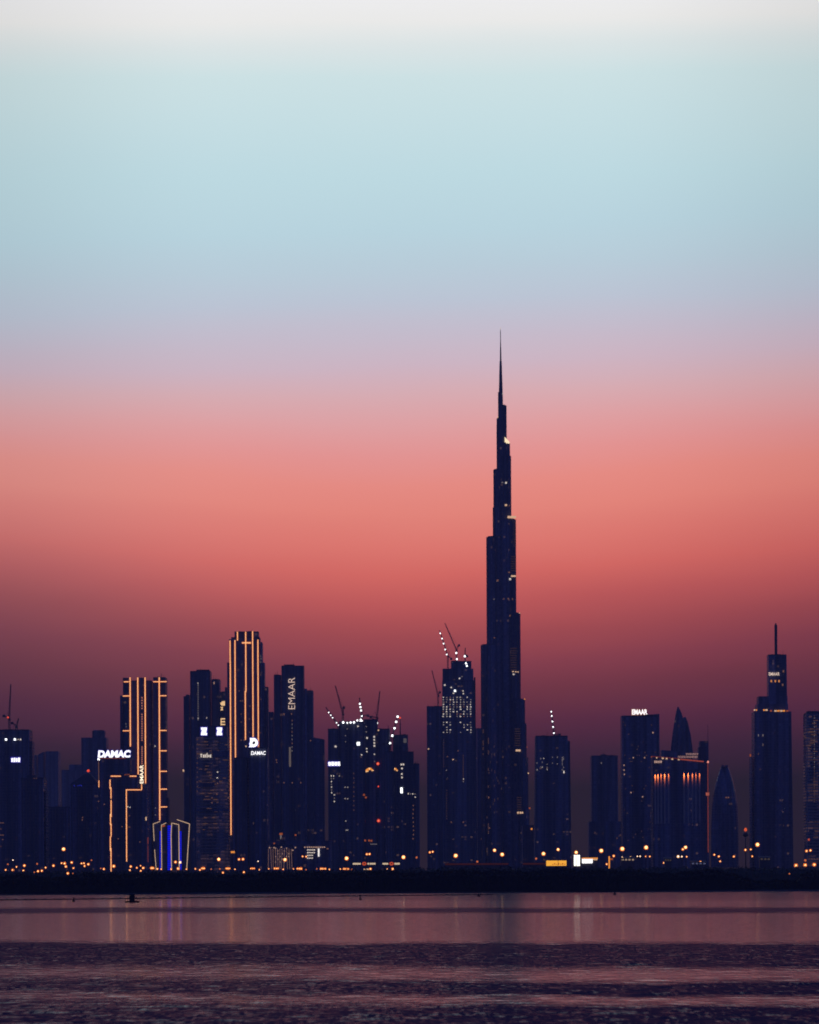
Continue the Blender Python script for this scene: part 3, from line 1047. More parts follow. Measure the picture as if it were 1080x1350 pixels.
blocks_sign(B, 'facade_sign', 'row of small soft white strokes high on the floor-striped tower', [
    (264.8, 266, 993.6, 998.6), (264, 267.2, 994.4, 995.4), (267.8, 270, 995, 998.8), (270.6, 272, 994.6, 998.8), (272.6, 273.8, 993, 998.8), (274.2, 276, 995.4, 998.4), (276.6, 278.6, 995, 998.8)], PALE)
SOFT = emit('faint_brown_window', (0.9, 0.42, 0.25), 0.11)
rr = random.Random(4)
for i in range(46):
    B.win(rr.uniform(262, 300), 974 + rr.choice(range(0, 130, 4)), rr.uniform(2, 6), 0.8, SOFT)
B.wins([(287, 1018), (286.6, 1025.5)], w=1.6, h=1.5, mat=PALE)
B.wins([(287, 1033), (279.5, 1052), (279.5, 1058.5), (304 - 3, 1052), (286, 1047)], w=1.3, h=1.6, mat=WARMDIM)
for i in range(12):
    B.win(260.2, 975 + i * 6.2, 1.0, 1.6, SOFT)

# tallest of the line-lit towers
B = Building('high_rise', 'tall stepped crown tower drawn by cream light lines, tallest left of the needle tower', 5100, 297, 354)
B.block('tower_body', 305, 344, 841, 0, 42, FG[1], x0b=307, x1b=346)
B.block('crown_tier', 309.2, 342, 833.6, 2, 36, FG[1], yb=841.2)
B.block('right_tier', 343.5, 347, 846.5, 4, 34, FG[1], plant=False)
B.block('right_tier', 346.5, 349.8, 873.5, 6, 32, FG[1], plant=False)
B.block('right_tier', 349.4, 354.4, 905.5, 8, 30, FG[1], plant=False)
B.block('left_tier', 299.4, 305.4, 873.5, 4, 34, FG[1], plant=False)
B.block('left_tier', 296.6, 300, 906, 6, 30, FG[1], plant=False)
B.block('left_bay', 302, 306, 842.5, 1, 34, FG[1], plant=False)
for x, a, b in ((303.4, 844.5, 873), (304.2, 872, 1101), (310.2, 844, 1000), (313.2, 833, 844.6), (324.2, 833.2, 912.5), (323.6, 911, 975.5), (333.5, 832.2, 972.5), (340.4, 843.4, 985.5)):
    B.strip(x, a, x, b, 1.8)
B.strip(319, 847.6, 331, 847.6, 2.2, name='crown_light')
B.wins([(315.5, 911), (317, 924), (320, 924), (329.5, 931), (318, 941.5), (318, 952), (329, 948), (344, 922), (343.5, 890), (329, 965.5), (318, 976), (322, 976), (343.8, 966)], w=1.4, h=1.1, mat=WARMDIM)
B.wins([(343.6, 865), (344.2, 868.5), (343.4, 873)], w=1.8, h=1.2, mat=PALEDIM)
B.wins([(324.5, 984), (328.8, 988)], w=1.5, h=2, mat=WARM)
B.win(307, 1123.5, 5.2, 2.6, ORANGE)

# block with a round white emblem
B = Building('high_rise', 'plain dark block with a round white emblem and small white letters on top', 4420, 309, 354)
B.block('tower_body', 309.2, 328, 1000, 2, 38, FG[1], pil=3)
B.block('tower_body', 327.5, 354.4, 987, 0, 40, FG[1], pil=4)
EM = empty('round_emblem_sign', (B.X0 + B.lx(334.2, 979, 3), B.D + 3, B.g + B.lz(334.2, 979)), 'round white letter shaped emblem standing above the small white rooftop letters', 'sign')
k = B.D / F
for nm, mat, g_, yy in (('letter_halo', BLUEHALO, 1.0, 0.2), ('emblem_face', WHITE, 0.0, -0.3)):
    m = MB()
    out = [(-4.6, -6.2), (1.5, -6.2), (4.8, -3.8), (6.2, 0), (5.2, 3.8), (1.5, 6.0), (-6.0, 6.0), (-4.8, 3.6), (-5.6, 1.5), (-4.2, -1.5)]
    hole = [(-1.8, 1.6), (-0.4, -1.6), (1.4, -1.9), (2.6, -0.2), (2.0, 1.5), (0.2, 2.3)]
    # face as ring strips from the hole to the outline
    n = 40
    def at(poly, a):
        P = [(x, -y) for x, y in poly]
        best = None
        for (x1_, y1_), (x2_, y2_) in zip(P, P[1:] + P[:1]):
            dx_, dy_ = math.cos(a), math.sin(a)
            den = dx_ * (y2_ - y1_) - dy_ * (x2_ - x1_)
            if abs(den) < 1e-9:
                continue
            t_ = (x1_ * (y2_ - y1_) - y1_ * (x2_ - x1_)) / den
            u_ = (x1_ * dy_ - y1_ * dx_) / den
            if t_ > 0 and -1e-6 <= u_ <= 1 + 1e-6 and (best is None or t_ > best):
                best = t_
        return ((best or 1) * math.cos(a), (best or 1) * math.sin(a))
    v = []
    for i in range(n):
        a = 2 * math.pi * i / n
        p, q = at(hole, a), at(out, a)
        L = math.hypot(*q)
        q = (q[0] * (1 + g_ / L), q[1] * (1 + g_ / L))
        for dy_ in (0, 0.5):
            v += [(p[0] * k, yy + dy_, p[1] * k), (q[0] * k, yy + dy_, q[1] * k)]
    f = []
    for i in range(n):
        a, b = 4 * i, 4 * ((i + 1) % n)
        f += [(a, a + 1, b + 1, b), (a + 2, b + 2, b + 3, a + 3), (a + 1, a + 3, b + 3, b + 1), (a, b, b + 2, a + 2)]
    m.add(v, f)
    m.build(nm, mat, EM)
m = MB()
for x in (-3, 0, 3):
    m.bar((x * k, 0.8, -8.5 * k), (x * k, 0.8, -2 * k), 0.2)
m.build('mounting_frame', STEEL, EM)
sign(B, 'rooftop_sign', 'small white rooftop letters under the round white emblem', 'DAMAC', 331, 350.6, 990.4, 995.4, WHITE, bold=0.02, halo=None, shear=0.15)

# tower with pinkish neon letters
B = Building('high_rise', 'dark tower with pinkish neon letters reading up its front', 5500, 354, 429)
B.block('tower_body', 371, 401.6, 878.6, 0, 42, FG[3], pil=6)
B.block('left_wing', 361, 371.3, 890.8, 3, 36, FG[3], pil=2)
B.block('right_wing', 401.3, 405.5, 908, 2, 36, FG[3], plant=False)
B.block('right_wing', 405, 413.6, 911.5, 4, 34, FG[3], pil=2)
B.block('left_bay', 354, 361.4, 938.5, 5, 34, FG[1], plant=False)
B.block('low_wing', 413, 428.4, 972, 2, 34, FG[1], ytr=975, plant=False)
m = MB().box(B.lx(374.4, 876, 10), B.lx(388, 876, 10), 8, 22, B.lz(380, 876.6), B.lz(380, 875.6))
for x in (377, 381, 385):
    m.bar((B.lx(x, 884, 10), 14, B.lz(x, 879)), (B.lx(x, 884, 10), 14, B.lz(x, 876)), 0.5)
m.box(B.lx(390, 876, 10), B.lx(401, 876, 10), 6, 18, B.lz(395, 878.5), B.lz(395, 877.2))
m.build('roof_ring', STEEL, B.root)
sign(B, 'vertical_sign', 'tall pinkish neon letters reading up the dark tower, largest upright sign', 'EMAAR', 380.2, 389, 893.4, 935, PINKSIGN, upright=False, bold=-0.012)
B.wins([(374.6, 941.5), (384.5, 941.3)], w=1.4, h=2, mat=WARMDIM)
for i in range(9):
    B.win(385.2, 950 + i * 5, 1.0, 1.8, PALEDIM if i % 3 else WARMDIM)
B.win(382.4, 998, 2.6, 26, emit('faint_stair_light', (.9, .7, .6), 0.13), 'stair_light')
B.wins([(364.5, 1002), (365, 1005), (374.5, 1032), (385.5, 1032), (396.6, 1032), (409.5, 976.5)], w=1.2, h=1.8, mat=WARMDIM)

# lit podium hall
B = Building('low_block', 'long low hall with a lit lattice front and rows of small lit windows', 4000, 352, 437)
B.block('building_body', 352, 387, 1117, 0, 30, FG[2], plant=False)
B.block('building_body', 386.6, 437, 1113, 3, 34, FG[0], plant=False)
B.block('roof_slab', 350, 437, 1108.5, 6, 26, FG[0], yb=1113.2, plant=False)
LAT = emit('lit_lattice_bar', (0.9, 0.48, 0.38), 0.22)
for i in range(11):
    x = 354 + i * 3
    a, b = (x, x + rr.uniform(-1.4, 1.4))
    poly_light(B, [(a, 1119), (b, 1146)], -1.0, 0.55, LAT, 'lattice_bar')
LATP = emit('lattice_window', (1.0, 0.6, 0.45), 0.42)
for j in range(6):
    for i in range(7):
        if rr.random() < 0.62:
            B.win(363.5 + i * 2.9, 1118.4 + j * 3.6, 1.1, 1.5, LATP)
B.wins([(355.5, 1117.6), (361.5, 1117.6), (371, 1117), (389.6, 1117.5), (402, 1117), (386, 1121)], w=1.8, h=1.6, mat=LATP)
for j, (a, b) in enumerate(((405.5, 429), (406, 415), (406, 414.5), (406, 414), (406, 414))):
    x = a
    while x < b:
        B.win(x, 1117 + j * 3.6, 2.0, 1.5, PALE if j else LATP)
        x += 2.8
B.win(420.3, 1124, 2.0, 10.5, emit('bright_door_light', (1, .93, .88), 1.1), 'lit_doorway')
B.win(432, 1119, 2.5, 1.5, WARMDIM)
B.win(370.6, 1099.6, 4.2, 2.8, ORANGEDIM, 'roof_lamp')
B.win(370.3, 1103.5, 2, 5, PALEDIM, 'roof_lamp')
B.win(389.8, 1101, 2.4, 2, ORANGEDIM, 'roof_lamp')
B.win(361.5, 1112, 2.2, 1.6, ORANGEDIM, 'roof_lamp')

# construction cluster
B = Building('high_rise', 'half finished tower block under cranes and cold floodlights, widest on the skyline', 4700, 432, 553)
CF = FG[2]
B.block('left_block', 432.4, 449.5, 962, 2, 36, CF, pil=3)
B.block('main_block', 447, 482, 952.5, 0, 40, CF, pil=6)
B.block('main_block', 479.6, 498, 949.5, 4, 36, CF, pil=3)
B.block('right_block', 496.5, 514.5, 962, 2, 36, CF, pil=3)
B.block('front_block', 508, 520, 992, -3, 30, CF, pil=2)
B.block('core_block', 518, 538, 970, 6, 30, CF, pil=3)
B.block('right_wing', 519.5, 545.5, 992, 0, 34, CF, pil=4)
B.block('right_wing', 545, 553, 1008, 3, 30, CF, pil=1)
BC = B
for x, y, s, mt in ((472.6, 980.6, 4.2, FLOOD), (484, 973, 2.2, PALE), (483.6, 987, 1.6, PALE), (483.8, 991, 1.6, PALE), (476.8, 995.2, 1.6, PALE), (442.6, 984.3, 2.4, PALE), (499, 962.8, 1.8, WARM),
                    (493.4, 971.4, 2.2, PALE), (493.5, 975.4, 2, PALE), (493.6, 979.6, 2, PALE), (493.7, 983.4, 2.2, PALE), (493.8, 994.5, 1.4, PALE), (494, 1004, 1.2, PALEDIM),
                    (472, 957.6, 2, PALE), (457.8, 961, 1.4, PALEDIM), (455.5, 970, 1.2, PALEDIM), (455.5, 978, 1.2, PALEDIM), (483, 958, 1.6, PALEDIM), (483, 965, 1.6, PALEDIM)):
    B.win(x, y, s, s, mt, 'work_light' if mt is FLOOD else 'window')
for x, y in ((529.2, 1008), (532, 1008), (530, 1013.2), (529.8, 1020.4), (530, 1025)):
    B.win(x, y, 2, 2.2, PALE)
B.win(529.5, 1042, 3, 7.5, FLOOD, 'work_light')
B.win(520.5 + 13.6, 976.5, 4, 6, emit('hazy_stair_light', (.8, .7, .7), .10), 'stair_light')
for x0, y0, n, dx_, dy_ in ((436.8, 1023, 7, 0.1, 3.7), (440, 1023, 2, 0, 3.5), (441, 1048, 3, 0, 4.4), (538.5, 1046.6, 4, 2.9, 0.1), (547.5, 1051, 1, 0, 0)):
    for i in range(n):
        B.win(x0 + dx_ * i, y0 + dy_ * i, 1.4, 1.5, PALE if i % 2 == 0 else PALEDIM)
B.wins([(455, 1038), (458.6, 1038), (455, 1053), (458.6, 1053.2), (447.5, 1023), (456, 1082.5), (456.5, 1094.5), (458.5, 1094.5)], w=1.3, h=1.4, mat=emit('soft_pale_window', (0.9, .78, .7), 0.4))
for i in range(9):
    B.win(545 + rr.uniform(-.5, .5), 1062 + i * 5.5, 1.3, 1.6, WARMDIM)
    B.win(466.5, 1020 + i * 6, 1.2, 2.2, emit('very_dim_window', (.9, .45, .35), 0.07))
for x, y in ((488, 1016.5), (521, 1016.6)):   # two orange light blooms, their crescent shape modelled as glowing meshes
    m = MB()
    k = B.D / F
    px_, py_, pz_ = B.face(x, y, 1.2)
    for i in range(9):
        a0, a1 = math.radians(200 - i * 22), math.radians(200 - (i + 1) * 22)
        ri, ro = 1.6 * k, (4.4 if i < 6 else 3.4) * k
        sxx = 1.35 if x < 500 else 1.05
        v = [(px_ + sxx * math.cos(a) * r_, py_, pz_ + math.sin(a) * r_ * 0.95) for a in (a0, a1) for r_ in (ri, ro)]
        v += [(p[0], p[1] + 0.5, p[2]) for p in v]
        m.add(v, [(0, 1, 3, 2), (4, 6, 7, 5), (0, 4, 5, 1), (2, 3, 7, 6)], 0 if i % 4 else 1)
    m.build('site_lamp_bloom', [ORANGE, LEDC], B.root)
for x, y, s in ((498.3, 1007, 4.2), (499, 1037, 2.2), (499.2, 1082.2, 4.4)):
    m = MB()
    px_, py_, pz_ = B.face(x, y, 1.3)
    m.lathe((px_, py_, pz_ - s * .45), [(0.1, 0), (s * .33, s * .15), (s * .46, s * .45), (s * .33, s * .75), (0.1, s * .9)], 10)
    if s > 3:
        m.lathe((px_, py_ - s * .3, pz_ - s * .2), [(0.05, 0), (s * .2, s * .2), (0.05, s * .4)], 8, 1)
    m.build('red_site_lamp', [RED, LEDC], B.root)
B.wins([(480, 1048), (482.5, 1051.4), (481.5, 1108.2), (486.8, 1108.2), (489.8, 1108.6)], w=2.4, h=2.4, mat=ORANGEDIM)
B.win(494, 1113, 12, 1.6, emit('grey_lit_canopy', (.7, .6, .65), .12), 'site_canopy')
blocks_sign(B, 'facade_sign', 'glowing white sign on the left block of the construction cluster, blurred', [(433, 436.4, 1004.6, 1009.6), (437, 440.4, 1004.4, 1009.8), (441, 444.6, 1004.6, 1009.6), (445.2, 449, 1004.4, 1009.8)], WHITE, halo=BLUEHALO)

# tower with gridded lit windows and cranes
B = Building('high_rise', 'unfinished tower with a grid of small lit windows below its craned top', 5700, 563, 628)
B.block('left_tower', 562.6, 584, 932, 4, 40, FG[1], pil=4)
B.block('tower_body', 583, 625.2, 898, 0, 44, FG[2], x0b=582.6, x1b=628)
B.block('upper_tier', 583.4, 624.2, 881.5, 3, 38, FG[2], yb=898.2, plant=False)
B.block('upper_tier', 594.6, 621.6, 872.4, 6, 30, FG[2], yb=881.8)
B.block('side_hoist', 624.8, 627, 893, 6, 20, STEEL, plant=False)
B.block('right_bay', 624.6, 628.6, 960, 5, 30, FG[2], plant=False)
BW = B
rw = random.Random(9)
SOFTP = emit('soft_pale_window', (0.9, .78, .7), 0.4)
cnt = 0
for j in range(9):
    for i in range(9):
        if rw.random() < 0.86 and not (i in (3,) and j > 6):
            B.win(584.6 + i * 4.5 + rw.uniform(-.3, .3), 919.4 + j * 3.15, rw.uniform(1.1, 1.9), rw.uniform(1.2, 1.7), rw.choice((PALE, PALE, SOFTP, SOFTP, PALEDIM, WARMDIM)))
for j in range(5):
    for i in (0, 1, 2, 5, 6, 7, 8):
        if rw.random() < 0.7 and cnt < 24:
            B.win(584.8 + i * 4.5 + rw.uniform(-.3, .3), 952.4 + j * 3.3, rw.uniform(1.1, 1.8), rw.uniform(1.2, 1.6), rw.choice((PALE, SOFTP, SOFTP, PALEDIM)))
            cnt += 1
for x, y, s, mt in ((586.5, 903.2, 2, PALE), (595, 906.4, 1.8, PALE), (600, 910.8, 2.6, FLOOD), (598, 914, 1.6, PALE), (610.6, 911, 1.5, PALE), (611, 914.5, 1.5, PALE), (606, 894.5, 1.8, PALE), (609, 892, 1.4, PALEDIM),
                    (563 + 2, 987.5, 1.6, WARM), (604, 990, 1.3, WARMDIM), (590, 997.5, 1.3, WARMDIM), (597.5, 1001.4, 1.5, WARM), (611, 1027, 1.3, PALE), (611, 1030.4, 1.3, PALEDIM), (595, 1084, 1.5, WARMDIM), (611, 1084, 1.5, WARMDIM), (588.6, 1015.6, 1.4, PALEDIM)):
    B.win(x, y, s, s, mt, 'work_light' if mt is FLOOD else 'window')
for i in range(12):
    B.win(585, 976 + i * 3.2, 1.0, 1.2, emit('very_dim_window', (.9, .45, .35), 0.07))
    B.win(589, 1042 + i * 3.4, 1.0, 1.2, emit('very_dim_window', (.9, .45, .35), 0.07))
    B.win(610.8, 996 + i * 3.0, 1.0, 1.6, emit('very_dim_window', (.9, .45, .35), 0.07))

# ------------------------------------------------------------------ the needle tower
D = 5800
B = Building('skyscraper', 'needle spired tower stepping up in tiers, far taller than everything else', D, 635, 697, cat='skyscraper')
TOWER = FG[5]
K = D / F


def zrow(y):
    return B.lz(662, y)


def capsule(dirx, diry, L, r, n=9):
    a0 = math.atan2(diry, dirx)
    pts = []
    for i in range(n):
        a = a0 - math.pi / 2 + math.pi * i / (n - 1)
        pts.append((dirx * L + r * math.cos(a), diry * L + r * math.sin(a)))
    pts.append((-r * 0.2 * dirx + r * math.cos(a0 + math.pi / 2), r * math.sin(a0 + math.pi / 2)))
    pts.append((-r * 0.2 * dirx + r * math.cos(a0 - math.pi / 2), r * math.sin(a0 - math.pi / 2)))
    return pts


CX = B.lx(660.6, 560, 0)      # the core's axis (world-vertical)


def ext(x, y):
    return abs(B.lx(x, y, 0) - CX)


RIGHT = [(1145, 1066, ext(697.4, 1100)), (1066, 1000, ext(695.8, 1030)), (1000, 955, ext(693.6, 980)), (955, 923.5, ext(691.6, 935)), (923.5, 810, ext(685.8, 860)), (810, 686, ext(680, 740)), (686, 602, ext(673.6, 640)), (602, 585.5, ext(672, 590)), (585.5, 535.5, ext(667.6, 555))]
LEFT = [(1145, 851.5, ext(634.3, 900)), (851.5, 709, ext(641.7, 760)), (709, 670, ext(650.2, 690)), (670, 620, ext(651, 640)), (620, 552.5, ext(655.4, 580)), (552.5, 518, ext(657.2, 530))]
BACK = [(1145, 900, 30), (900, 760, 24), (760, 640, 18), (640, 560, 10)]
for tiers, dx_, dy_, rmax in ((RIGHT, 0.87, -0.5, 10.5), (LEFT, -0.87, -0.5, 10.5), (BACK, 0.0, 1.0, 9.0)):
    for ya, yb, e in tiers:
        r = min(rmax, max(2.0, e * 0.62))
        L = max(0.5, (e - r) / (abs(dx_) if dx_ else 1.0))
        m = MB()
        za = 0.0 if ya > 1140 else zrow(ya)
        pts = [(CX + x, y) for x, y in capsule(dx_, dy_, L, r)]
        m.prism(pts, za, zrow(yb))
        # parapet and plant on the terrace
        in_ = [(CX + x, y) for x, y in capsule(dx_, dy_, L - 0.2, r * 0.86)]
        m.prism(in_, zrow(yb), zrow(yb) + 1.6, 1)
        # slim vertical fins round the nose of the wing
        n = 7
        a0 = math.atan2(dy_, dx_)
        for i in range(n):
            a = a0 - math.pi / 2 + math.pi * (i + 0.5) / n
            fx, fy = CX + dx_ * L + (r + 0.25) * math.cos(a), dy_ * L + (r + 0.25) * math.sin(a)
            m.bar((fx, fy, za), (fx, fy, zrow(yb) + 0.8), 0.3, 1)
        m.build('wing_tier', [TOWER, CONC], B.root)
core = MB()
n6 = 14
for ya, yb, r in ((1145, 851, 12), (851, 620, 9), (620, 552.6, 5.4), (552.6, 535.6, 3.9)):
    c = [(CX + r * math.cos(2 * math.pi * i / n6), 4 + r * math.sin(2 * math.pi * i / n6)) for i in range(n6)]
    core.prism(c, 0.0 if ya > 1140 else zrow(ya) + 0.01, zrow(yb))
core.build('core', TOWER, B.root)
sp = MB()
prof = [(3.0, 536), (2.9, 519), (2.75, 518.5), (2.4, 505), (2.0, 490), (1.5, 476), (1.1, 475.6), (0.95, 462), (0.55, 450), (0.45, 437), (0.1, 433.5)]
sp.lathe((CX, 1, 0), [(r * K / 1.05, zrow(y)) for r, y in prof], 12)
sp.build('spire', solid('spire_steel', (0.10, 0.10, 0.11), 0.45, 0.3, 0.2, 0.1), B.root)
m = MB().lathe((CX, 1, zrow(433.6)), [(0.3, 0), (0.75, 0.6), (0.75, 1.6), (0.1, 2.4)], 8)
m.build('tip_beacon', PALE, B.root)


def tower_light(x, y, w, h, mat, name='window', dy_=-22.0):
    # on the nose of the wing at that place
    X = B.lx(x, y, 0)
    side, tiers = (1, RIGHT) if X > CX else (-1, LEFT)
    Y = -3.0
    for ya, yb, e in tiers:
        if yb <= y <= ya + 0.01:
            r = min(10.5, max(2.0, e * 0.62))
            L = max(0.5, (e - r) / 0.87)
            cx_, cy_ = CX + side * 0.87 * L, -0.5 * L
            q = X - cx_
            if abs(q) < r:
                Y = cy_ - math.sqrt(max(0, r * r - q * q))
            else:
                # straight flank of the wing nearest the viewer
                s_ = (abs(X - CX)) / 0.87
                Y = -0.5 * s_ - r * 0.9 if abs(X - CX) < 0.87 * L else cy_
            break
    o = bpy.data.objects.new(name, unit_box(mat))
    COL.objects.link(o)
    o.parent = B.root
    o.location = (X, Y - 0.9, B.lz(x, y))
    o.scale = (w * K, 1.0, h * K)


for x, y, w, h, mt in ((676.2, 760.6, 7.5, 2.2, WARM), (672.3, 764.6, 2.6, 2.6, PALE), (671, 755.8, 2.4, 1.6, WARMDIM), (655.8, 766.5, 2.4, 2.4, WARMDIM), (662.2, 637.2, 2.2, 1.4, PALEDIM), (667, 637.6, 2.2, 2.4, PALE),
                       (666.9, 667, 2.8, 2.4, WARM), (671.5, 667.3, 1.2, 1.6, WARMDIM), (664, 790.5, 1.6, 1.6, WARMDIM), (669.8, 790.5, 1.6, 1.8, WARMDIM), (675.5, 790.8, 1.2, 1.8, WARMDIM), (651, 791, 1.2, 1.6, PALEDIM),
                       (672, 813, 1.4, 2.2, WARMDIM), (651.6, 842, 1.4, 1.4, WARMDIM), (676, 886.4, 2, 1.4, WARM), (679.6, 886.6, 2, 1.4, WARM), (682.6, 886.8, 1.6, 1.4, WARM), (676.8, 890, 2.2, 1.8, PALE),
                       (682.6, 990.2, 6.4, 2.4, WARM), (682.4, 1072, 2.2, 2.4, WARM), (685.6, 1072, 2.4, 2.4, WARM), (688.2, 1072, 2, 2.4, WARM),
                       (644, 1052, 1.4, 2.4, WARMDIM), (654, 1050, 1.4, 1.6, WARMDIM), (645, 1092, 1.4, 1.6, WARMDIM), (674, 1049.5, 1.2, 1.2, WARMDIM)):
    tower_light(x, y, w, h, mt)
vd = emit('very_dim_window', (.9, .45, .35), 0.07)
for x, ya, yb in ((643.6, 955, 1110), (651.8, 958, 1060), (657.4, 905, 1080), (636.8, 965, 1000)):
    y = ya
    while y < yb:
        if rr.random() < 0.35:
            tower_light(x, y, 1.1, rr.uniform(2, 9), vd)
        y += 7.5
glow = emit('soft_painted_uplight', (1.0, 0.5, 0.4), 0.035)  # emissive stripes painted in for uplight washing the tower's tiers
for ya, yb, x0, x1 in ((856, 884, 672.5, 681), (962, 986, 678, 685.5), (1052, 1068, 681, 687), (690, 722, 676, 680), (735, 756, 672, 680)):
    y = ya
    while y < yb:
        tower_light((x0 + x1) / 2, y, (x1 - x0), 0.9, glow, 'painted_uplight')
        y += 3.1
m = MB()   # the two lit terraces
zz = zrow(685.6)
m.box(B.lx(669, 686, 0), B.lx(680, 686, 0), -18, -10, zz + 1.7, zz + 1.7 + 2.4 * K)
m.build('lit_terrace', WARM, B.root)
m = MB()
z0, z1 = zrow(585.4), zrow(577)
m.prism([(B.lx(665.4, 582, 0), -9), (B.lx(671.6, 584, 0), -9), (B.lx(671.6, 584, 0), -4), (B.lx(665.4, 582, 0), -4)], z0, [z1, z0 + 2.6, z0 + 2.6, z1])
m.build('lit_terrace', emit('bright_terrace_glass', (1, .80, .5), 1.25), B.root)
for x, y, s, mt in ((685, 808.8, 1.5, WARM), (691.6, 922.4, 1.6, ORANGE), (656.2, 550.4, 1.6, WARM), (663, 519.5, 1.2, PALE), (658.6, 503, 1.4, PALEDIM), (696, 1020, 1.8, WARM), (698, 1066, 2.2, ORANGEDIM), (701, 1093, 2.2, ORANGE), (694.6, 985.5, 1.2, ORANGEDIM)):
    if x < 699:
        tower_light(x, y, s, s, mt, 'beacon')
B = Building('high_rise', 'slim plain slab against the left foot of the needle tower', 6000, 628, 637)
B.block('tower_body', 628.6, 640, 960, 0, 30, FG[1], plant=False)
B.wins([(637 - 1, 975), (636, 981), (636, 990)], w=1, h=3, mat=WARMDIM)
B = Building('low_block', 'low dark podium at the right foot of the needle tower', 5300, 690, 708)
B.block('building_body', 688, 708, 1088, 0, 40, FG[0], plant=False, pil=3)
B.win(701, 1093, 2.2, 2.2, ORANGE)

# ------------------------------------------------------------------ right of it
B = Building('high_rise', 'dark tapering tower topped by one leaning crane strung with white lamps', 5200, 703, 753)
B.block('tower_body', 705.2, 748.6, 971.2, 0, 44, FG[2], ytr=970.2, x0b=703.6, x1b=752.6, pil=0)
B.block('right_bay', 747, 751.6, 977, 5, 34, FG[2], x1b=754, plant=False)
BT = B
rw = random.Random(21)
for i in range(22):
    B.win(rw.choice((708, 713, 715, 721.5, 728.5, 735, 741.5, 743)), rw.uniform(998, 1015), 1.1, rw.uniform(1, 2.2), PALEDIM)
B.wins([(717, 1000), (721.5, 1014.6), (708.2, 1015), (715, 1011.5)], w=1.2, h=1.6, mat=emit('soft_pale_window', (0.9, .78, .7), 0.4))
B.win(743.6, 1018, 1.7, 3, PALE)

B = Building('high_rise', 'plain unlit slab with a small roof mast between two bigger dark towers', 6000, 775, 821)
B.block('tower_body', 778.2, 814.8, 997, 0, 44, FG[6], pil=5)
B.block('low_wing', 775, 826, 1083, -12, 40, FG[0], plant=False, pil=7)
m = MB().box(B.lx(792, 997, 8), B.lx(799, 997, 8), 8, 18, B.lz(795, 997), B.lz(795, 994.4))
m.bar((B.lx(796, 997, 8), 12, B.lz(796, 995)), (B.lx(796, 997, 8), 12, B.lz(796, 991.6)), 0.35)
m.build('roof_mast', STEEL, B.root)
B.wins([(793, 1006)], w=1.3, h=2, mat=PALEDIM)
B.wins([(784.5, 1098), (813.6, 1105), (818, 1101)], w=1.4, h=2.4, mat=vd)

B = Building('high_rise', 'dark tower with bright white rooftop letters, tallest between needle tower and masted tower', 5300, 818, 871)
B.block('tower_body', 818, 869.5, 944.6, 0, 42, FG[0], ytr=941.2, x0b=819.5, x1b=871)
rw = random.Random(5)
for i in range(40):
    B.win(rw.uniform(822, 866), rw.choice(range(952, 1110, 4)), 1.1, 1.2, vd)
B.wins([(861, 966)], w=1.8, h=1.8, mat=emit('soft_warm_window', (0.95, .55, .4), 0.45))
B.wins([(822.8, 1009), (822.8, 1015.4), (823.2, 1021), (832, 1045), (847.3, 1050.5), (835, 999), (850, 999)], w=1.4, h=1.8, mat=emit('soft_warm_window', (0.95, .55, .4), 0.45))
sign(B, 'rooftop_sign', 'bright white rooftop letters on the dark tower right of the needle tower', 'EMAAR', 833.4, 853.6, 935.4, 942.2, WHITE, on_roof=2.0, bold=0.03, halo=emit('warm_sign_halo', (1.0, .45, .25), .5))

B = Building('sail_tower', 'sail shaped tower with a pointed left peak behind the floodlit hotel', 6500, 884, 916)
pts = [(885, 1010), (885.4, 985), (888, 963), (891.4, 942), (893.4, 932.4), (895, 931.4), (899, 939.5), (901, 946), (904.6, 944.6), (908, 953), (911.6, 968), (914.6, 990), (915.4, 1010)]
m = MB()
P = [(B.lx(x, y, 0), B.lz(x, y)) for x, y in pts]
P = [(P[0][0] - 1, 0.0)] + P + [(P[-1][0] + 1, 0.0)]
n = len(P)
cx_ = sum(p[0] for p in P) / n
v = [(x, 6 + abs(x - cx_) * 0.5, z) for x, z in P] + [(cx_ + (x - cx_) * 0.92, 40 - abs(x - cx_) * 0.3, z * 0.99) for x, z in P]
m.add(v, [tuple(range(n)), tuple(range(2 * n - 1, n - 1, -1))] + [(i, i + n, (i + 1) % n + n, (i + 1) % n) for i in range(n)])
m.build('tower_body', FG[3], B.root)
m = MB()
for a, b, c, e in ((886.6, 1000, 894, 934), (901, 947, 901.6, 1000), (906.5, 950, 909, 1000)):
    m.bar((B.lx(a, b, 0), 5.2, B.lz(a, b)), (B.lx(c, e, 0), 5.2, B.lz(c, e)), 0.5)
m.build('facade_rib', CONC, B.root)

B = Building('hotel', 'broad dark hotel with two rows of orange light streaks below its sloping lit roof edge', 4900, 858, 936, cat='building')
B.block('building_body', 858, 934, 996.4, 0, 44, FG[0], ytr=1003.6, plant=False)
B.block('roof_house', 871, 912, 989, 14, 22, FG[1], yb=1000.5, ytr=991.5, plant=False)
B.block('stair_tower', 921.4, 934.4, 977, 8, 26, FG[1], plant=False)
B.block('stair_tower', 919.8, 934.2, 985, 10, 24, FG[1], plant=False)
m = MB()
m.bar((B.lx(933.8, 977, 12), 16, B.lz(933.8, 1003)), (B.lx(933.8, 977, 12), 16, B.lz(933.6, 955)), 0.42, r2=0.2)
m.build('roof_mast', STEEL, B.root)
for x, y, s in ((859, 998, 1.8), (866, 998.8, 2.2), (874, 999.4, 3.0), (879, 999.8, 2.8), (886.5, 1000.4, 2.8), (895, 1001.2, 2.4)):
    B.win(x, y, s * .8, s, WARM if s > 2.1 else ORANGEDIM, 'roof_edge_lamp')
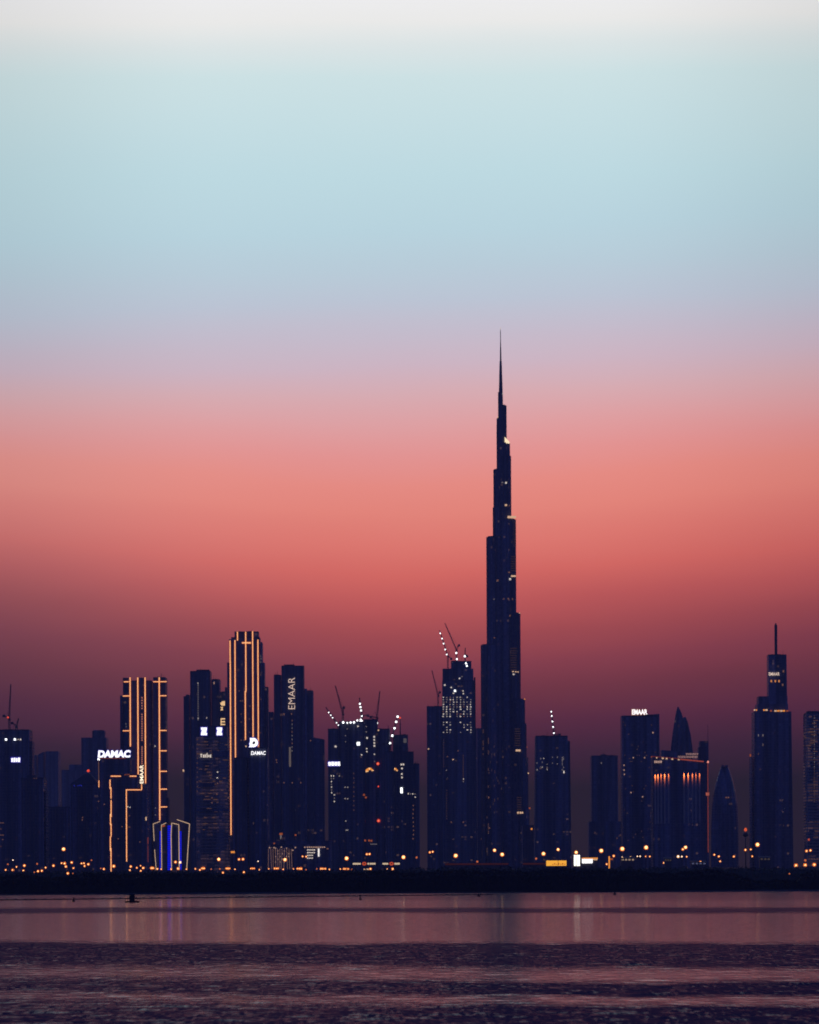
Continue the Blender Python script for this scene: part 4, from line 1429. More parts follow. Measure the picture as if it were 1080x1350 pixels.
B.strip(897, 1001, 928, 1004.2, 1.5, core=False, mats=[emit('red_roof_line', (1, .17, .10), .3)], name='roof_light_strip')
B.strip(859, 997.2, 896, 1000.4, 0.9, core=False, mats=[emit('dim_red_roof_line', (1, .13, .10), .13)], name='roof_light_strip')
B.strip(935 - 1.4, 1006, 935 - 1.4, 1124, 1.0, core=False, mats=[LEDDIM], name='corner_light_strip')
B.win(933.6, 1004.6, 2.4, 2.8, emit('salmon_lamp', (1, .33, .25), .95), 'corner_lamp')
B.win(933, 1047, 4.0, 4.0, emit('salmon_lamp_dim', (1, .25, .15), .5), 'corner_lamp')
blocks_sign(B, 'facade_sign', 'small soft pinkish letters at the top left corner of the hotel', [(862.8, 864.4, 1003, 1006), (865, 866.6, 1003, 1006), (867.2, 868.6, 1003.2, 1006), (869.2, 870.4, 1003, 1006), (870.8, 872.6, 1003, 1006)], emit('soft_pink_sign', (1, .62, .5), .5))
rects = []
rs = random.Random(3)
x = 894
while x < 920:
    w_ = rs.uniform(0.7, 1.7)
    rects.append((x, x + w_, 996.6, 999.4))
    x += w_ + 0.7
x = 904.5
while x < 920:
    w_ = rs.uniform(0.7, 1.5)
    rects.append((x, x + w_, 993, 995.4))
    x += w_ + 0.7
SR_ = blocks_sign(B, 'rooftop_sign', 'two thin rows of dim pinkish letters above the right roof edge of the hotel', rects, emit('dim_pink_sign', (.9, .5, .45), .34))
# lamps that wash the front below them (real spots close to the wall)
for x, y, e in ((864, 1016.6, 1.0), (867.6, 1016.2, 1.0), (871.8, 1016, .55), (876.4, 1015.8, 1.1), (881.6, 1015.6, .5), (902, 1015, 1.15), (907.4, 1015, 1.1), (913, 1015, .6), (917.6, 1015, .4), (922.4, 1015, .55)):
    px_, py_, pz_ = B.face(x, y, 2.0)
    m = MB().box(px_ - 0.5, px_ + 0.5, py_ + 0.2, py_ + 1.9, pz_ + 0.2, pz_ + 0.6)
    m.lathe((px_, py_ + 0.5, pz_ - 0.5), [(0.75, 0), (0.7, 0.5), (0.3, 0.8)], 10)
    m.build('wall_lamp', STEEL, B.root)
    hx = 1.0 * B.D / F
    MB().box(px_ - hx, px_ + hx, py_ + 1.55, py_ + 2.05, B.lz(x, y + 70), pz_ - 0.2).build('added_beam_strip', solid('pale_beam_strip', (0.42, 0.38, 0.33), 0.8, 0, .2, .2), B.root)  # pale strip added so the lamp's beam shows on the dark wall
    ld = bpy.data.lights.new('wall_lamp_spot', 'SPOT')
    ld.energy = 105000 * e
    ld.color = (1.0, 0.22, 0.05)
    ld.spot_size = math.radians(13)
    ld.spot_blend = 0.8
    ld.shadow_soft_size = 0.4
    lo = bpy.data.objects.new('wall_lamp_spot', ld)
    COL.objects.link(lo)
    lo.parent = B.root
    lo.location = (px_, py_ + 0.4, pz_ - 0.8)
    lo.rotation_euler = (math.radians(9.5), 0, 0)

B = Building('domed_tower', 'bullet shaped unlit tower with a notched tip between the hotel and the masted tower', 5200, 937, 974)
prof = [(1144, 937.6, 974.4), (1090, 937.8, 974), (1060, 939, 972.6), (1045, 941, 970.4), (1030, 944.6, 967), (1020, 947.8, 963.8), (1013, 950, 961), (1010.5, 951.4, 959.6)]
m = MB()
n = 20
rings = []
for y, a, b in prof:
    xa, xb = B.lx(a, y, 16), B.lx(b, y, 16)
    c, r = (xa + xb) / 2, (xb - xa) / 2
    rings.append([(c + r * math.cos(2 * math.pi * i / n), 18 + 16 * (r / 19.0) * math.sin(2 * math.pi * i / n), max(0, B.lz(956, y))) for i in range(n)])
v = [p for r in rings for p in r]
f = [tuple(range(n - 1, -1, -1)), tuple(range((len(rings) - 1) * n, len(rings) * n))]
for k_ in range(len(rings) - 1):
    f += [(k_ * n + i, k_ * n + (i + 1) % n, (k_ + 1) * n + (i + 1) % n, (k_ + 1) * n + i) for i in range(n)]
m.add(v, f)
for a, b in ((951.4, 954.2), (956.2, 959.4)):
    m.prism([(B.lx(a, 1010, 16), 10), (B.lx(b, 1010, 16), 10), (B.lx(b, 1010, 16), 26), (B.lx(a, 1010, 16), 26)], B.lz(955, 1010.6), B.lz(955, 1008.4))
m.build('tower_body', FG[0], B.root)
B.fronts.append((B.lx(938, 1050, 0), B.lx(973, 1050, 0), 0, B.lz(955, 1012), [(B.lx(938, 1050, 0), 14), (B.lx(956, 1050, 0), 1.8), (B.lx(973, 1050, 0), 14)], 0))
B.wins([(957.6, 1051.5), (960.6, 1051.5), (963.6, 1051.6), (966, 1051.6)], w=2, h=1.6, mat=WARMDIM)

B = Building('high_rise', 'tower with a tall roof mast and a lit ledge below its narrow top', 5000, 988, 1047)
B.block('tower_body', 991, 1043.6, 938, 0, 44, FG[0], x0b=991, x1b=1046.6, plant=False)
B.block('left_bay', 988, 992, 997, 4, 34, FG[0], plant=False)
B.block('upper_tier', 995.6, 1039.4, 928, 5, 34, FG[1], yb=938.2, plant=False)
B.block('upper_tier', 997.6, 1038.6, 918, 7, 30, FG[1], yb=928.2, plant=False)
B.block('top_block', 1011, 1037.2, 864, 9, 26, FG[0], yb=918.2, x1b=1039)
m = MB()
cxm = B.lx(1023.3, 864, 16)
m.box(cxm - 1.7, cxm + 1.7, 15, 18.4, B.lz(1023, 864), B.lz(1023, 823))
m.box(cxm - 0.9, cxm + 0.9, 15.6, 17.6, B.lz(1023, 823), B.lz(1023, 820.6))
m.build('roof_mast', STEEL, B.root)
for x, w_, mt in ((995, 2, WARM), (997.6, 1.4, ORANGE), (1007.4, 2.2, ORANGE), (1010.6, 3, WARM), (1022.6, 3.2, WARM), (1026.4, 3.4, ORANGE), (1030.2, 3, WARM), (1033.6, 3, ORANGE), (1038, 2.4, ORANGEDIM), (1016.5, 2.4, ORANGEDIM)):
    B.win(x, 936.6 + (0.6 if x > 1015 else -0.4), w_, 2.0, mt, 'ledge_lamp')
B.wins([(1017, 898), (1022.3, 898), (1027.2, 898)], w=2, h=3, mat=emit('orange_crown_window', (1, .36, .1), .6))
B.wins([(1033, 885), (1032, 903)], w=2, h=3, mat=WARMDIM)
B.wins([(1006, 969.5), (1000, 969.5), (1006, 982)], w=1.2, h=3, mat=PALEDIM)
B.wins([(1000, 994), (1006.2, 982)], w=1, h=3, mat=vd)
B.win(989.4, 996, 2.0, 3.4, ORANGEDIM, 'corner_lamp')
sign(B, 'facade_sign', 'tiny warm white letters near the top of the masted tower', 'EMAAR', 1013.6, 1027.8, 886.6, 890.8, emit('warm_white_sign_small', (1, .75, .6), .95), bold=0.01)

B = Building('high_rise', 'floor-striped tower cut by the right picture edge', 4900, 1059, 1100)
B.block('tower_body', 1059.2, 1104, 940.6, 0, 40, FG[4])
B.block('roof_house', 1063, 1085, 937.4, 8, 20, ROOF, yb=941, plant=False)
m = MB()
zz = 8.0
A_, B_ = B.lx(1059.2, 1000, 40), B.lx(1104, 1000, 0)
while zz < B.lz(1080, 942):
    m.box(A_ - 0.4, B_ + 0.4, -0.9, 0.4, zz, zz + 0.9)
    zz += 3.9
m.build('floor_edge', solid('pale_balcony_edge', (0.42, 0.35, 0.30), 0.8, 0, 0.3, 0.1), B.root)
for i in range(40):
    B.win(1073.8, 944 + i * 2.9, 1.0, 1.4, PALEDIM if i < 24 and i % 2 else vd)
for i in range(12):
    B.win(1060.5 + rr.uniform(1, 16), 950 + i * 3.7, rr.uniform(2, 7), .8, emit('faint_brown_window', (0.9, 0.42, 0.25), 0.11))


# ------------------------------------------------------------------ cranes
def crane(label, D, base, top, tip, counter=None, lamps=(), mat=None, lamp=2.6, w=1.9, pend=True, red=None):
    """luffing tower crane: mast on its building, raised jib, short counter-jib with ballast, cab"""
    X0, Z0 = wx(*base, D), wz(*base, D)
    r = empty('tower_crane', (X0, D, Z0), label, 'crane', 'tower cranes on the unfinished towers')
    def L(p):
        return Vector((wx(*p, D) - X0, 0, wz(*p, D) - Z0))
    t_, j = L(top), L(tip)
    m = MB().truss((0, 0, -6), t_, w, 0.3)
    m.build('mast', STEEL, r)
    d = (j - t_).normalized()
    MB().truss(t_ + Vector((0, 0, 0.4)), j, w * 0.85, 0.26, w2=0.7).build('jib', STEEL, r)
    sgn = -1 if d.x > 0 else 1
    c = L(counter) if counter else t_ + Vector((sgn * 7.5, 0, 1.2))
    m = MB().truss(t_, c, 1.3, 0.22)
    cj = m.build('counter_jib', STEEL, r)
    m = MB().box(c.x - 1.5, c.x + 1.5, -1.3, 1.3, c.z - 2.4, c.z + 0.6)
    m.build('counterweight', CONC, cj)
    m = MB().box(t_.x - 0.2, t_.x + 1.9, -2.3, -0.9, t_.z - 2.2, t_.z + 0.2)
    m.build('cab', STEEL, r)
    if pend:
        a = t_ + Vector((sgn * 2.0, 0, 7.0))
        m = MB().bar(t_, a, 0.22)
        m.bar(a, t_ + (j - t_) * 0.8, 0.09).bar(a, c, 0.09)
        m.build('pendant_mast', STEEL, r)
    for p in lamps:
        q = L(p)
        k = D / F * lamp * 0.36
        m = MB().lathe((q.x, -1.4, q.z - k), [(0.1 * k, 0), (0.72 * k, .28 * k), (k, k), (0.72 * k, 1.72 * k), (0.1 * k, 2 * k)], 10)
        m.build('floodlight', FLOOD, r)
    if red:
        q = L(red)
        m = MB().lathe((q.x, -1.2, q.z - 1.2), [(0.1, 0), (1.3, 1.0), (1.3, 1.6), (0.1, 2.6)], 10)
        m.build('beacon', RED, r)
    return r


crane('unlit crane with an almost upright jib and a red beacon on the left edge block', 4810, (12.6, 963), (12.2, 948), (14.2, 902), counter=(5, 943), red=(10.6, 946))
crane('squat unlit crane with a short raised arm on the left edge block', 4814, (21.6, 963), (21.6, 958), (24.6, 947), counter=(16, 952.5), w=2.4, pend=False)
crane('unlit crane with a jib leaning left above the construction cluster', 4708, (452.4, 951), (452, 941), (442.2, 904), counter=(453.4, 932))
crane('crane with three close white lamps up its steep jib amid the construction cluster', 4712, (477.5, 950), (477, 944), (474, 920), lamps=[(474.6, 928), (475.4, 932.4), (476.2, 936.8), (477.4, 944.4), (475.6, 949), (477, 950.6), (475, 951.8)], lamp=3.6)
crane('unlit crane with a jib leaning right beside the lamp-strung middle crane', 4716, (496.8, 952), (497, 946), (501, 911), lamps=[(497, 953.6)], lamp=4.4)
crane('crane with a low lamp-strung jib reaching down left over the construction cluster edge', 4704, (447.4, 962), (446.4, 957), (429.6, 932.6), lamps=[(433.4, 939.4), (436.2, 943), (438.6, 946.4), (443.8, 953), (446.2, 956.2)], lamp=2.4)
crane('crane with five big white lamps slanting up right over the construction cluster', 4702, (514.4, 992), (514.4, 981), (525, 943), lamps=[(524.4, 945), (522.4, 951.8), (520.2, 960.2), (517.2, 970), (514.4, 980)], lamp=4.2, red=(527.4, 946.6))
r = empty('roof_mast', (wx(527.8, 970, 4720), 4720, wz(527.8, 970, 4720)), 'thin dark mast standing beside the slanting five lamp crane', 'mast')
MB().bar((0, 0, 0), (0, 0, 22), 0.8, r2=0.35).build('pole', STEEL, r)
MB().bar((-1.4, 0, 14), (1.4, 0, 14), 0.25).build('crossbar', STEEL, r)
crane('crane with five lamps up a jib leaning left on the grid-lit tower', 5704, (590.6, 881), (590.6, 865), (579.6, 831), counter=(595, 868), lamps=[(580.6, 835), (583, 842), (584.9, 848.6), (587, 856.4), (589, 863)], lamp=2.6)
crane('crane with an unlit jib and two lamps at its foot on the grid-lit tower', 5712, (602.4, 873), (601.8, 857), (586.6, 821.4), counter=(605.4, 850), lamps=[(601.6, 861), (602.5, 869)], lamp=3.6)
crane('stub crane with one big lamp and a bright cluster below on the grid-lit tower', 5708, (613.4, 873), (613.2, 863), (613.6, 854), counter=(616, 864.4), lamps=[(613, 865.2), (614.4, 874.6), (615.6, 878), (610.6, 884)], lamp=4.0, pend=False, w=1.5)
crane('small unlit crane leaning left on the lower left shoulder of the grid-lit tower', 5706, (577.8, 932), (577.6, 917), (569.6, 884), counter=(580, 912))
crane('lone crane strung with five white lamps on the tapering tower right of the needle tower', 5206, (731, 972), (730.6, 969), (726.8, 936), lamps=[(726.9, 938.4), (727.5, 944), (728.4, 951.4), (729.3, 958.6), (730.3, 966.6)], lamp=2.8)
# floodlights on the edge of the construction deck
for i, (x, y, s) in enumerate(((452.6, 952.6, 3.6), (458, 953, 2.6), (462.4, 952.6, 3.2), (466.8, 952.4, 3.4), (471.2, 949.8, 3.0))):
    D_ = 4696
    r = empty('work_floodlight', (wx(x, y, D_), D_, wz(x, y, D_) - 4), ['leftmost floodlight on the deck edge under the left leaning crane', 'second floodlight along the construction deck edge', 'third floodlight along the construction deck edge', 'fourth floodlight along the construction deck edge', 'rightmost and highest floodlight on the deck edge beside the middle crane'][i], 'floodlight', 'floodlights along the construction deck edge')
    MB().bar((0, 0, -2), (0, 0, 4), 0.25).build('pole', STEEL, r)
    k = D_ / F * s * .42
    MB().lathe((0, -0.6, 4 - k), [(0.1 * k, 0), (0.72 * k, .28 * k), (k, k), (0.72 * k, 1.72 * k), (0.1 * k, 2 * k)], 10).build('lamp_head', FLOOD, r)

# ------------------------------------------------------------------ the lit city edge
# (column, row, size in pixels, class)   b = tall mast with big head, s = small lamp, w = wide cluster, d = dim
LAMPS = [(84, 1119.5, 5.6, 'b'), (9, 1139.5, 2.4, 'd'), (8, 1147, 3, 's'), (16, 1147, 4, 's'), (22, 1143, 2.8, 's'), (17, 1134, 2, 'p'), (31, 1141.2, 4.2, 's'), (32, 1148, 3.4, 's'), (45, 1150, 2.2, 'd'),
         (49.2, 1148.6, 3.8, 's'), (56, 1148.2, 3.6, 's'), (48, 1139, 2.6, 'd'), (60, 1144, 3, 's'), (71.4, 1141.4, 4, 's'), (80.4, 1138, 3, 's'), (85.6, 1138.4, 4.6, 's'), (87.4, 1142.6, 4, 's'), (95, 1137.2, 4, 's'), (97, 1144.6, 3, 's'), (90.6, 1151.6, 4, 's'),
         (96.4, 1151.6, 1.8, 'd'), (107, 1138.4, 3, 's'), (111, 1138.2, 3.2, 's'), (111, 1141.8, 3.6, 's'), (117.4, 1139.6, 4, 's'), (120.6, 1134.2, 2.2, 'd'), (136, 1145.8, 3.6, 's'), (133, 1145, 2, 'd'), (149.4, 1142, 5, 's'), (171, 1147.2, 3, 's'), (173.4, 1142.6, 3.8, 's'), (180.6, 1144.2, 3, 's'),
         (185, 1141.4, 2.4, 's'), (188.8, 1144.4, 4, 's'), (186.2, 1148.2, 3, 's'), (202, 1144.6, 4.6, 'w'), (207.4, 1145.6, 3, 's'), (213, 1146, 2.6, 's'), (226, 1146, 3, 's'), (231.4, 1136.6, 4.4, 's'), (237.6, 1137, 4, 'p'), (235.2, 1145.2, 4.4, 's'), (246.2, 1146, 2.8, 's'),
         (257.4, 1145.6, 2.8, 's'), (264, 1147, 3.2, 's'), (267.4, 1144.8, 5, 'w'), (289, 1133, 5.2, 'b'), (315, 1133, 4, 's'), (320.2, 1132.8, 4.4, 's'), (340, 1135.6, 2, 'p'), (300.4, 1145, 7, 'w'), (333, 1145, 7, 'w'), (294.4, 1150.6, 3.4, 's'), (322, 1150, 3.4, 's'),
         (279, 1146, 2.2, 'd'), (290, 1145.6, 2.4, 'd'), (310.4, 1146.2, 2.4, 's'), (342, 1146.6, 2.4, 's'), (354.8, 1145.6, 2.2, 's'), (364, 1145, 7, 'w'), (376, 1133.4, 5.4, 'b'), (373, 1146.2, 2.6, 's'), (387, 1145.6, 2.2, 's'), (395, 1145.4, 7.6, 'w'), (403.4, 1146.6, 2.2, 'd'), (399, 1129.2, 3, 's'), (403.6, 1129.4, 3, 's'),
         (418, 1145.6, 2.2, 'd'), (426, 1145.4, 8.4, 'w'), (434.2, 1146.2, 2.6, 's'), (448.8, 1145.8, 2.4, 's'), (456.2, 1145.6, 8.4, 'w'), (464, 1146.6, 2.4, 's'), (457, 1131.6, 6.2, 'b'), (483.6, 1126.2, 3.6, 's'), (487.2, 1126, 3.8, 's'), (532, 1130, 6, 'b'), (488.4, 1145.6, 4, 's'), (510.6, 1146, 2.2, 's'), (518, 1145.6, 4.4, 's'),
         (549.4, 1130.6, 3, 'd'), (566.8, 1123.8, 3.4, 's'), (570.6, 1123, 3.4, 's'), (600.8, 1128.2, 6.4, 'b'), (629.6, 1136, 3, 'd'), (652.2, 1121, 5, 'b'), (662, 1126.6, 6, 'b'), (706.6, 1132.2, 3, 'd'), (716.4, 1125.6, 6, 'b'), (736, 1120, 4.6, 'b'), (760, 1123.8, 5.4, 'b'),
         (779, 1139.4, 3, 's'), (792.6, 1121.6, 6.4, 'b'), (799.8, 1139.4, 3.2, 's'), (809.2, 1128.6, 4, 's'), (820, 1119.2, 6.8, 'b'), (852.8, 1117.2, 6.6, 'b'), (820, 1130, 2, 'p'), (832, 1130, 2.4, 'p'), (840.6, 1129, 2, 'p'), (844.2, 1129, 2.2, 'p'), (851.2, 1129.2, 2.8, 's'), (857.6, 1129.2, 2.8, 's'),
         (831.6, 1139, 3.6, 's'), (876.2, 1137.6, 3, 's'), (894.8, 1129.2, 4, 'p'), (898.6, 1129.4, 2.6, 'p'), (905.6, 1129.6, 2.8, 's'), (901, 1119.8, 4, 's'), (904.8, 1117, 5.4, 'b'), (922.8, 1136.4, 3.4, 's'), (941.4, 1127, 3.2, 's'), (948, 1129.2, 3.4, 's'), (950.4, 1135.6, 3, 's'), (967, 1129.4, 3.4, 's'),
         (983, 1120.6, 3.6, 's'), (989, 1120, 3.2, 's'), (990.8, 1129.2, 3, 's'), (998, 1113.6, 6.4, 'b'), (1014, 1131.6, 2.4, 'd'), (1064, 1122, 4, 's'), (1069.4, 1121.2, 4, 's'), (1062.2, 1134.4, 3.6, 'd'), (1050, 1141, 5.6, 's'), (1061.2, 1140.6, 5.6, 's'), (1073.4, 1140, 5.6, 's'), (1042.4, 1152, 2.2, 'd')]
ZONES = [(62, 'the left edge blocks'), (125, 'the pointed beacon block'), (200, 'the orange light-lined blocks'), (252, 'the blue petal block'), (304, 'the floor-striped tower'), (350, 'the plain block with the round emblem'),
         (438, 'the lit lattice hall'), (556, 'the construction cluster'), (628, 'the grid-lit unfinished tower'), (700, 'the needle tower'), (756, 'the tapering one-crane tower'), (816, 'the plain unlit slab'), (857, 'the dark tower with rooftop letters'), (936, 'the floodlit hotel'), (980, 'the bullet shaped tower'), (1050, 'the masted tower'), (2000, 'the striped tower at the right edge')]
KIND = {'b': 'tall amber mast lamp', 's': 'small amber street lamp', 'w': 'wide amber lamp cluster', 'd': 'dim orange street lamp', 'p': 'pale white street lamp'}
ORD = ['first', 'second', 'third', 'fourth', 'fifth', 'sixth', 'seventh', 'eighth', 'ninth', 'tenth', 'eleventh', 'twelfth', 'thirteenth', 'fourteenth', 'fifteenth', 'sixteenth']
AMB2 = emit('orange_lamp_bloom', (1.0, 0.22, 0.03), 0.95)  # glowing shell models the bloom of light round each bulb


def lamp_parts(cls, s, D, H):
    """unit-made meshes: pole reaching the ground, cap, glowing bloom shell and hot core"""
    k = D / F * s * 0.46
    pole, head, hot = MB(), MB(), MB()
    pole.bar((0, 0, 0), (0, 0, H), 0.26, r2=0.14, n=6)
    if cls == 'w':
        n = max(3, int(s / 2))
        pole.box(-k, k, 0.25, 0.5, H - 0.3, H)
        for i in range(n):
            x = -k + 2 * k * (i + 0.5) / n
            q = 0.95 * random.uniform(0.75, 1.25)
            head.lathe((x, 0, H - q), [(0.1, 0), (q * .85, q * .4), (q, q), (q * .8, q * 1.6), (0.1, 2 * q)], 8)
            hot.lathe((x, -q * .75, H - q * .45), [(0.05, 0), (q * .42, q * .4), (0.05, q * .85)], 8)
    else:
        f = 1.0 if cls in 'bp' else 0.92
        head.lathe((0, 0, H - k * f), [(0.25 * k, 0), (0.78 * k, .22 * k), (k, .8 * k), (.95 * k, 1.25 * k), (.6 * k, 1.8 * k), (0.1 * k, 2 * k)], 12)
        j = 0.68 if cls == 'b' else 0.5
        hot.lathe((0, -k * 0.62, H - k * j), [(0.05 * k, 0), (j * .8 * k, .3 * j * k), (j * k, j * k), (j * .8 * k, 1.65 * j * k), (0.05 * k, 2 * j * k)], 10)
        pole.lathe((0, 0.2, H + k * 0.85), [(0.75 * k, 0), (0.5 * k, 0.35 * k), (0.08, 0.5 * k)], 8)
    return pole, head, hot


byk = {}
for L in LAMPS:
    z = next(zn for xm, zn in ZONES if L[0] < xm)
    byk.setdefault((z, L[3]), []).append(L)
for (z, cls), Ls in byk.items():
    Ls.sort(key=lambda q: (q[0], q[1]))
    for i, (x, y, s, c) in enumerate(Ls):
        D_ = 3000 if cls != 'b' else 2900
        if y > 1148:
            D_ = 2640
        k = D_ / F
        zc = wz(x, y, D_)
        if len(Ls) == 1:
            lab = f'{KIND[cls]} alone before {z}'
        elif i == 0:
            lab = f'leftmost {KIND[cls]} before {z}'
        elif i == len(Ls) - 1:
            lab = f'rightmost {KIND[cls]} before {z}'
        else:
            lab = f'{ORD[i]} {KIND[cls]} from left before {z}'
        r = empty('street_lamp' if cls != 'w' else 'lamp_cluster', (wx(x, y, D_), D_ + random.uniform(-8, 8), 1.5), lab, 'street lamp', 'lamps along the city edge')
        pole, head, hot = lamp_parts(cls, s, D_, zc - 1.5)
        pole.build('pole', STEEL, r)
        if cls == 'd':
            head.build('lamp_head', emit('dim_orange_lamp', (1.0, .24, .08), .55), r)
        elif cls == 'p':
            head.build('lamp_head', LEDC, r)
            hot.build('bulb', FLOOD, r)
        else:
            hd = head.build('lamp_head', AMB2, r)
            hot.build('bulb', HOT, r)

# mast with a round tank and red lamp
r = empty('signal_mast', (wx(983.2, 1100, 3050), 3050, 1.5), 'dark mast with a ball and red light on top right of the bullet tower', 'mast')
H = wz(983.2, 1100, 3050) - 1.5
MB().bar((0, 0, 0), (0, 0, H), 0.55, r2=0.4, n=8).build('pole', STEEL, r)
MB().lathe((0, 0, H - 2.2), [(0.5, 0), (2.0, 0.8), (2.3, 2.0), (1.8, 3.2), (0.5, 3.9)], 12).build('round_tank', STEEL, r)
MB().lathe((0, 0, H + 2.2), [(0.2, 0), (1.0, 0.5), (1.2, 1.4), (0.7, 2.6), (0.1, 3.0)], 10).build('beacon', emit('orange_red_beacon', (1, .15, .05), .7), r)
r = empty('signal_mast', (wx(1066.6, 1112, 3050), 3050, 1.5), 'thin dark mast with a small red light left of the right edge lamps', 'mast')
H = wz(1066.6, 1108, 3050) - 1.5
MB().bar((0, 0, 0), (0, 0, H), 0.4, r2=0.25, n=8).build('pole', STEEL, r)
MB().lathe((0, 0, H - 0.4), [(0.2, 0), (0.9, 0.5), (0.9, 1.4), (0.1, 2.0)], 10).build('beacon', emit('dim_red_beacon', (1, .15, .08), .4), r)


def at_px(x, y, D):
    return wx(x, y, D), wz(x, y, D)


# petrol-station canopies
for i, (xs, red, lab) in enumerate((([(465.2, 475.6), (484.6, 495.2)], 480.4, 'left of two flat canopies with pale light strips and a red disc'), ([(504.4, 512), (520, 527.2)], 516.2, 'right of two flat canopies with pale light strips and a red disc'))):
    D_ = 3020
    xa, xb = xs[0][0], xs[1][1]
    X0, Z0 = at_px((xa + xb) / 2, 1139, D_)
    r = empty('canopy', (X0, D_, 1.5), lab, 'canopy', 'flat lit canopies')
    h = Z0 - 1.5
    w = (xb - xa) * D_ / F / 2
    m = MB().box(-w, w, 0, 12, h - 0.7, h + 0.9)
    m.build('canopy_roof', CONC, r)
    for sx_ in (-0.8, -0.3, 0.3, 0.8):
        MB().bar((sx_ * w, 6, 0), (sx_ * w, 6, h - 0.7), 0.35, n=8).build('column', CONC, r)
    for a, b in xs:
        xa_, xb_ = wx(a, 1139, D_) - X0, wx(b, 1139, D_) - X0
        MB().box(xa_, xb_, -0.35, -0.05, h - 0.6, h + 0.75).build('light_fascia', emit('pale_fascia', (1, .75, .5), .62), r)
    m = MB()
    xr = wx(red, 1139, D_) - X0
    for j in range(12):
        a0, a1 = 2 * math.pi * j / 12, 2 * math.pi * (j + 1) / 12
        v = [(xr + math.cos(a) * q * 1.25, yy, h + 0.1 + math.sin(a) * q) for yy in (-0.7, -0.3) for a, q in ((a0, .5), (a0, 1.4), (a1, 1.4), (a1, .5))]
        m.add(v, [(0, 1, 2, 3), (7, 6, 5, 4), (1, 5, 6, 2), (0, 3, 7, 4)])
    m.build('red_disc', emit('red_disc_light', (1, .13, .04), .5), r)
X0, Z0 = at_px(483, 1146.2, 2990)
r = empty('bus', (X0, 2990, 1.5), 'tiny pale lit bus under the left flat canopy', 'bus')
h = Z0 - 1.5
MB().box(-2.2, 2.2, 0, 2.4, h - 2.2, h + 1.4).build('body', CONC, r)
MB().box(-2.0, 2.0, -0.15, 0.05, h - .4, h + .5).build('lit_window_band', WARM, r)
for sx_ in (-1.4, 1.4):
    MB().bar((sx_, 0.1, h - 2.2), (sx_, 2.3, h - 2.2), 0.5, n=10).build('wheel', STEEL, r)
MB().box(-2.2, 2.2, 0.2, 2.2, 0, h - 2.75).build('road_deck', CONC, r)

# orange-yellow lit hall, white screen, white sign
D_ = 2960
X0, Z0 = at_px(733.7, 1142, D_)
k = D_ / F
r = empty('billboard', (X0, D_, 1.5), 'long low orange yellow lit billboard left of the white screen', 'billboard')
z1, z0 = wz(733, 1134.6, D_) - 1.5, wz(733, 1141.6, D_) - 1.5
w = 13.3 * k
MB().box(-w, w, 0, 1.0, z0, z1).build('lit_face', YELLOW, r)
MB().box(-w - .2, w + .2, 1.05, 1.6, z0 - .3, z1 + .3).build('back_panel', STEEL, r)
m = MB()
for i in range(7):
    m.box(-3.2 + i * 1.5, -2.2 + i * 1.5, -0.15, -0.02, z0 + 0.9, z0 + 1.5 + 0.5 * (i % 2))
m.build('printed_marks', emit('dull_orange_print', (1, .25, .03), .5), r)
for sx_ in (-.8, 0, .8):
    MB().bar((sx_ * w, 1.3, 0), (sx_ * w, 1.3, z0), 0.25, n=6).build('post', STEEL, r)
X0, Z0 = at_px(760.8, 1134, D_)
r = empty('light_screen', (X0, D_, 1.5), 'upright white glowing screen, brightest panel on the city edge', 'screen')
z1, z0 = wz(760, 1127.2, D_) - 1.5, wz(760, 1141.8, D_) - 1.5
w = 4.0 * k
MB().box(-w, w, 0, .5, z0, z1).build('lit_face', emit('white_screen', (1, .98, .86), 1.6), r)
MB().box(-w - .25, w + .25, .55, 1.1, z0 - .25, z1 + .25).build('frame', STEEL, r)
for sx_ in (-.7, .7):
    MB().bar((sx_ * w, .8, 0), (sx_ * w, .8, z0), .25, n=6).build('post', STEEL, r)
X0, Z0 = at_px(775, 1135, D_)
r = empty('shop_pavilion', (X0, D_ + 2, 1.5), 'low pavilion with a glowing white front and orange roof strip beside the white screen', 'pavilion')
za, zb, zc = wz(775, 1138.2, D_) - 1.5, wz(775, 1131.8, D_) - 1.5, wz(775, 1142, D_) - 1.5
MB().box(wx(767, 1135, D_) - X0, wx(789, 1135, D_) - X0, 0.2, 9, 0, zb + .3).build('wall', CONC, r)
MB().box(wx(767.6, 1135, D_) - X0, wx(781.6, 1135, D_) - X0, -.4, .1, za, zb - .4).build('lit_front', WHITE, r)
MB().box(wx(767.4, 1135, D_) - X0, wx(788.4, 1135, D_) - X0, -.5, .15, zb - .3, zb + .6).build('roof_strip', ORANGE, r)
MB().box(wx(782, 1135, D_) - X0, wx(788, 1135, D_) - X0, -.3, .12, zb - 1.3, zb - .5).build('roof_strip', WARM, r)
X0, Z0 = at_px(803.4, 1134, D_)
r = empty('gantry_sign', (X0, D_, 1.5), 'orange lit post with a short arm right of the white pavilion', 'sign')
MB().box(-.55, .55, 0, .6, 0, wz(803, 1129, D_) - 1.5).build('post', ORANGE, r)
MB().box(.6, 2.8, 0, .5, wz(803, 1134, D_) - 1.5, wz(803, 1131.6, D_) - 1.5).build('arm', ORANGEDIM, r)
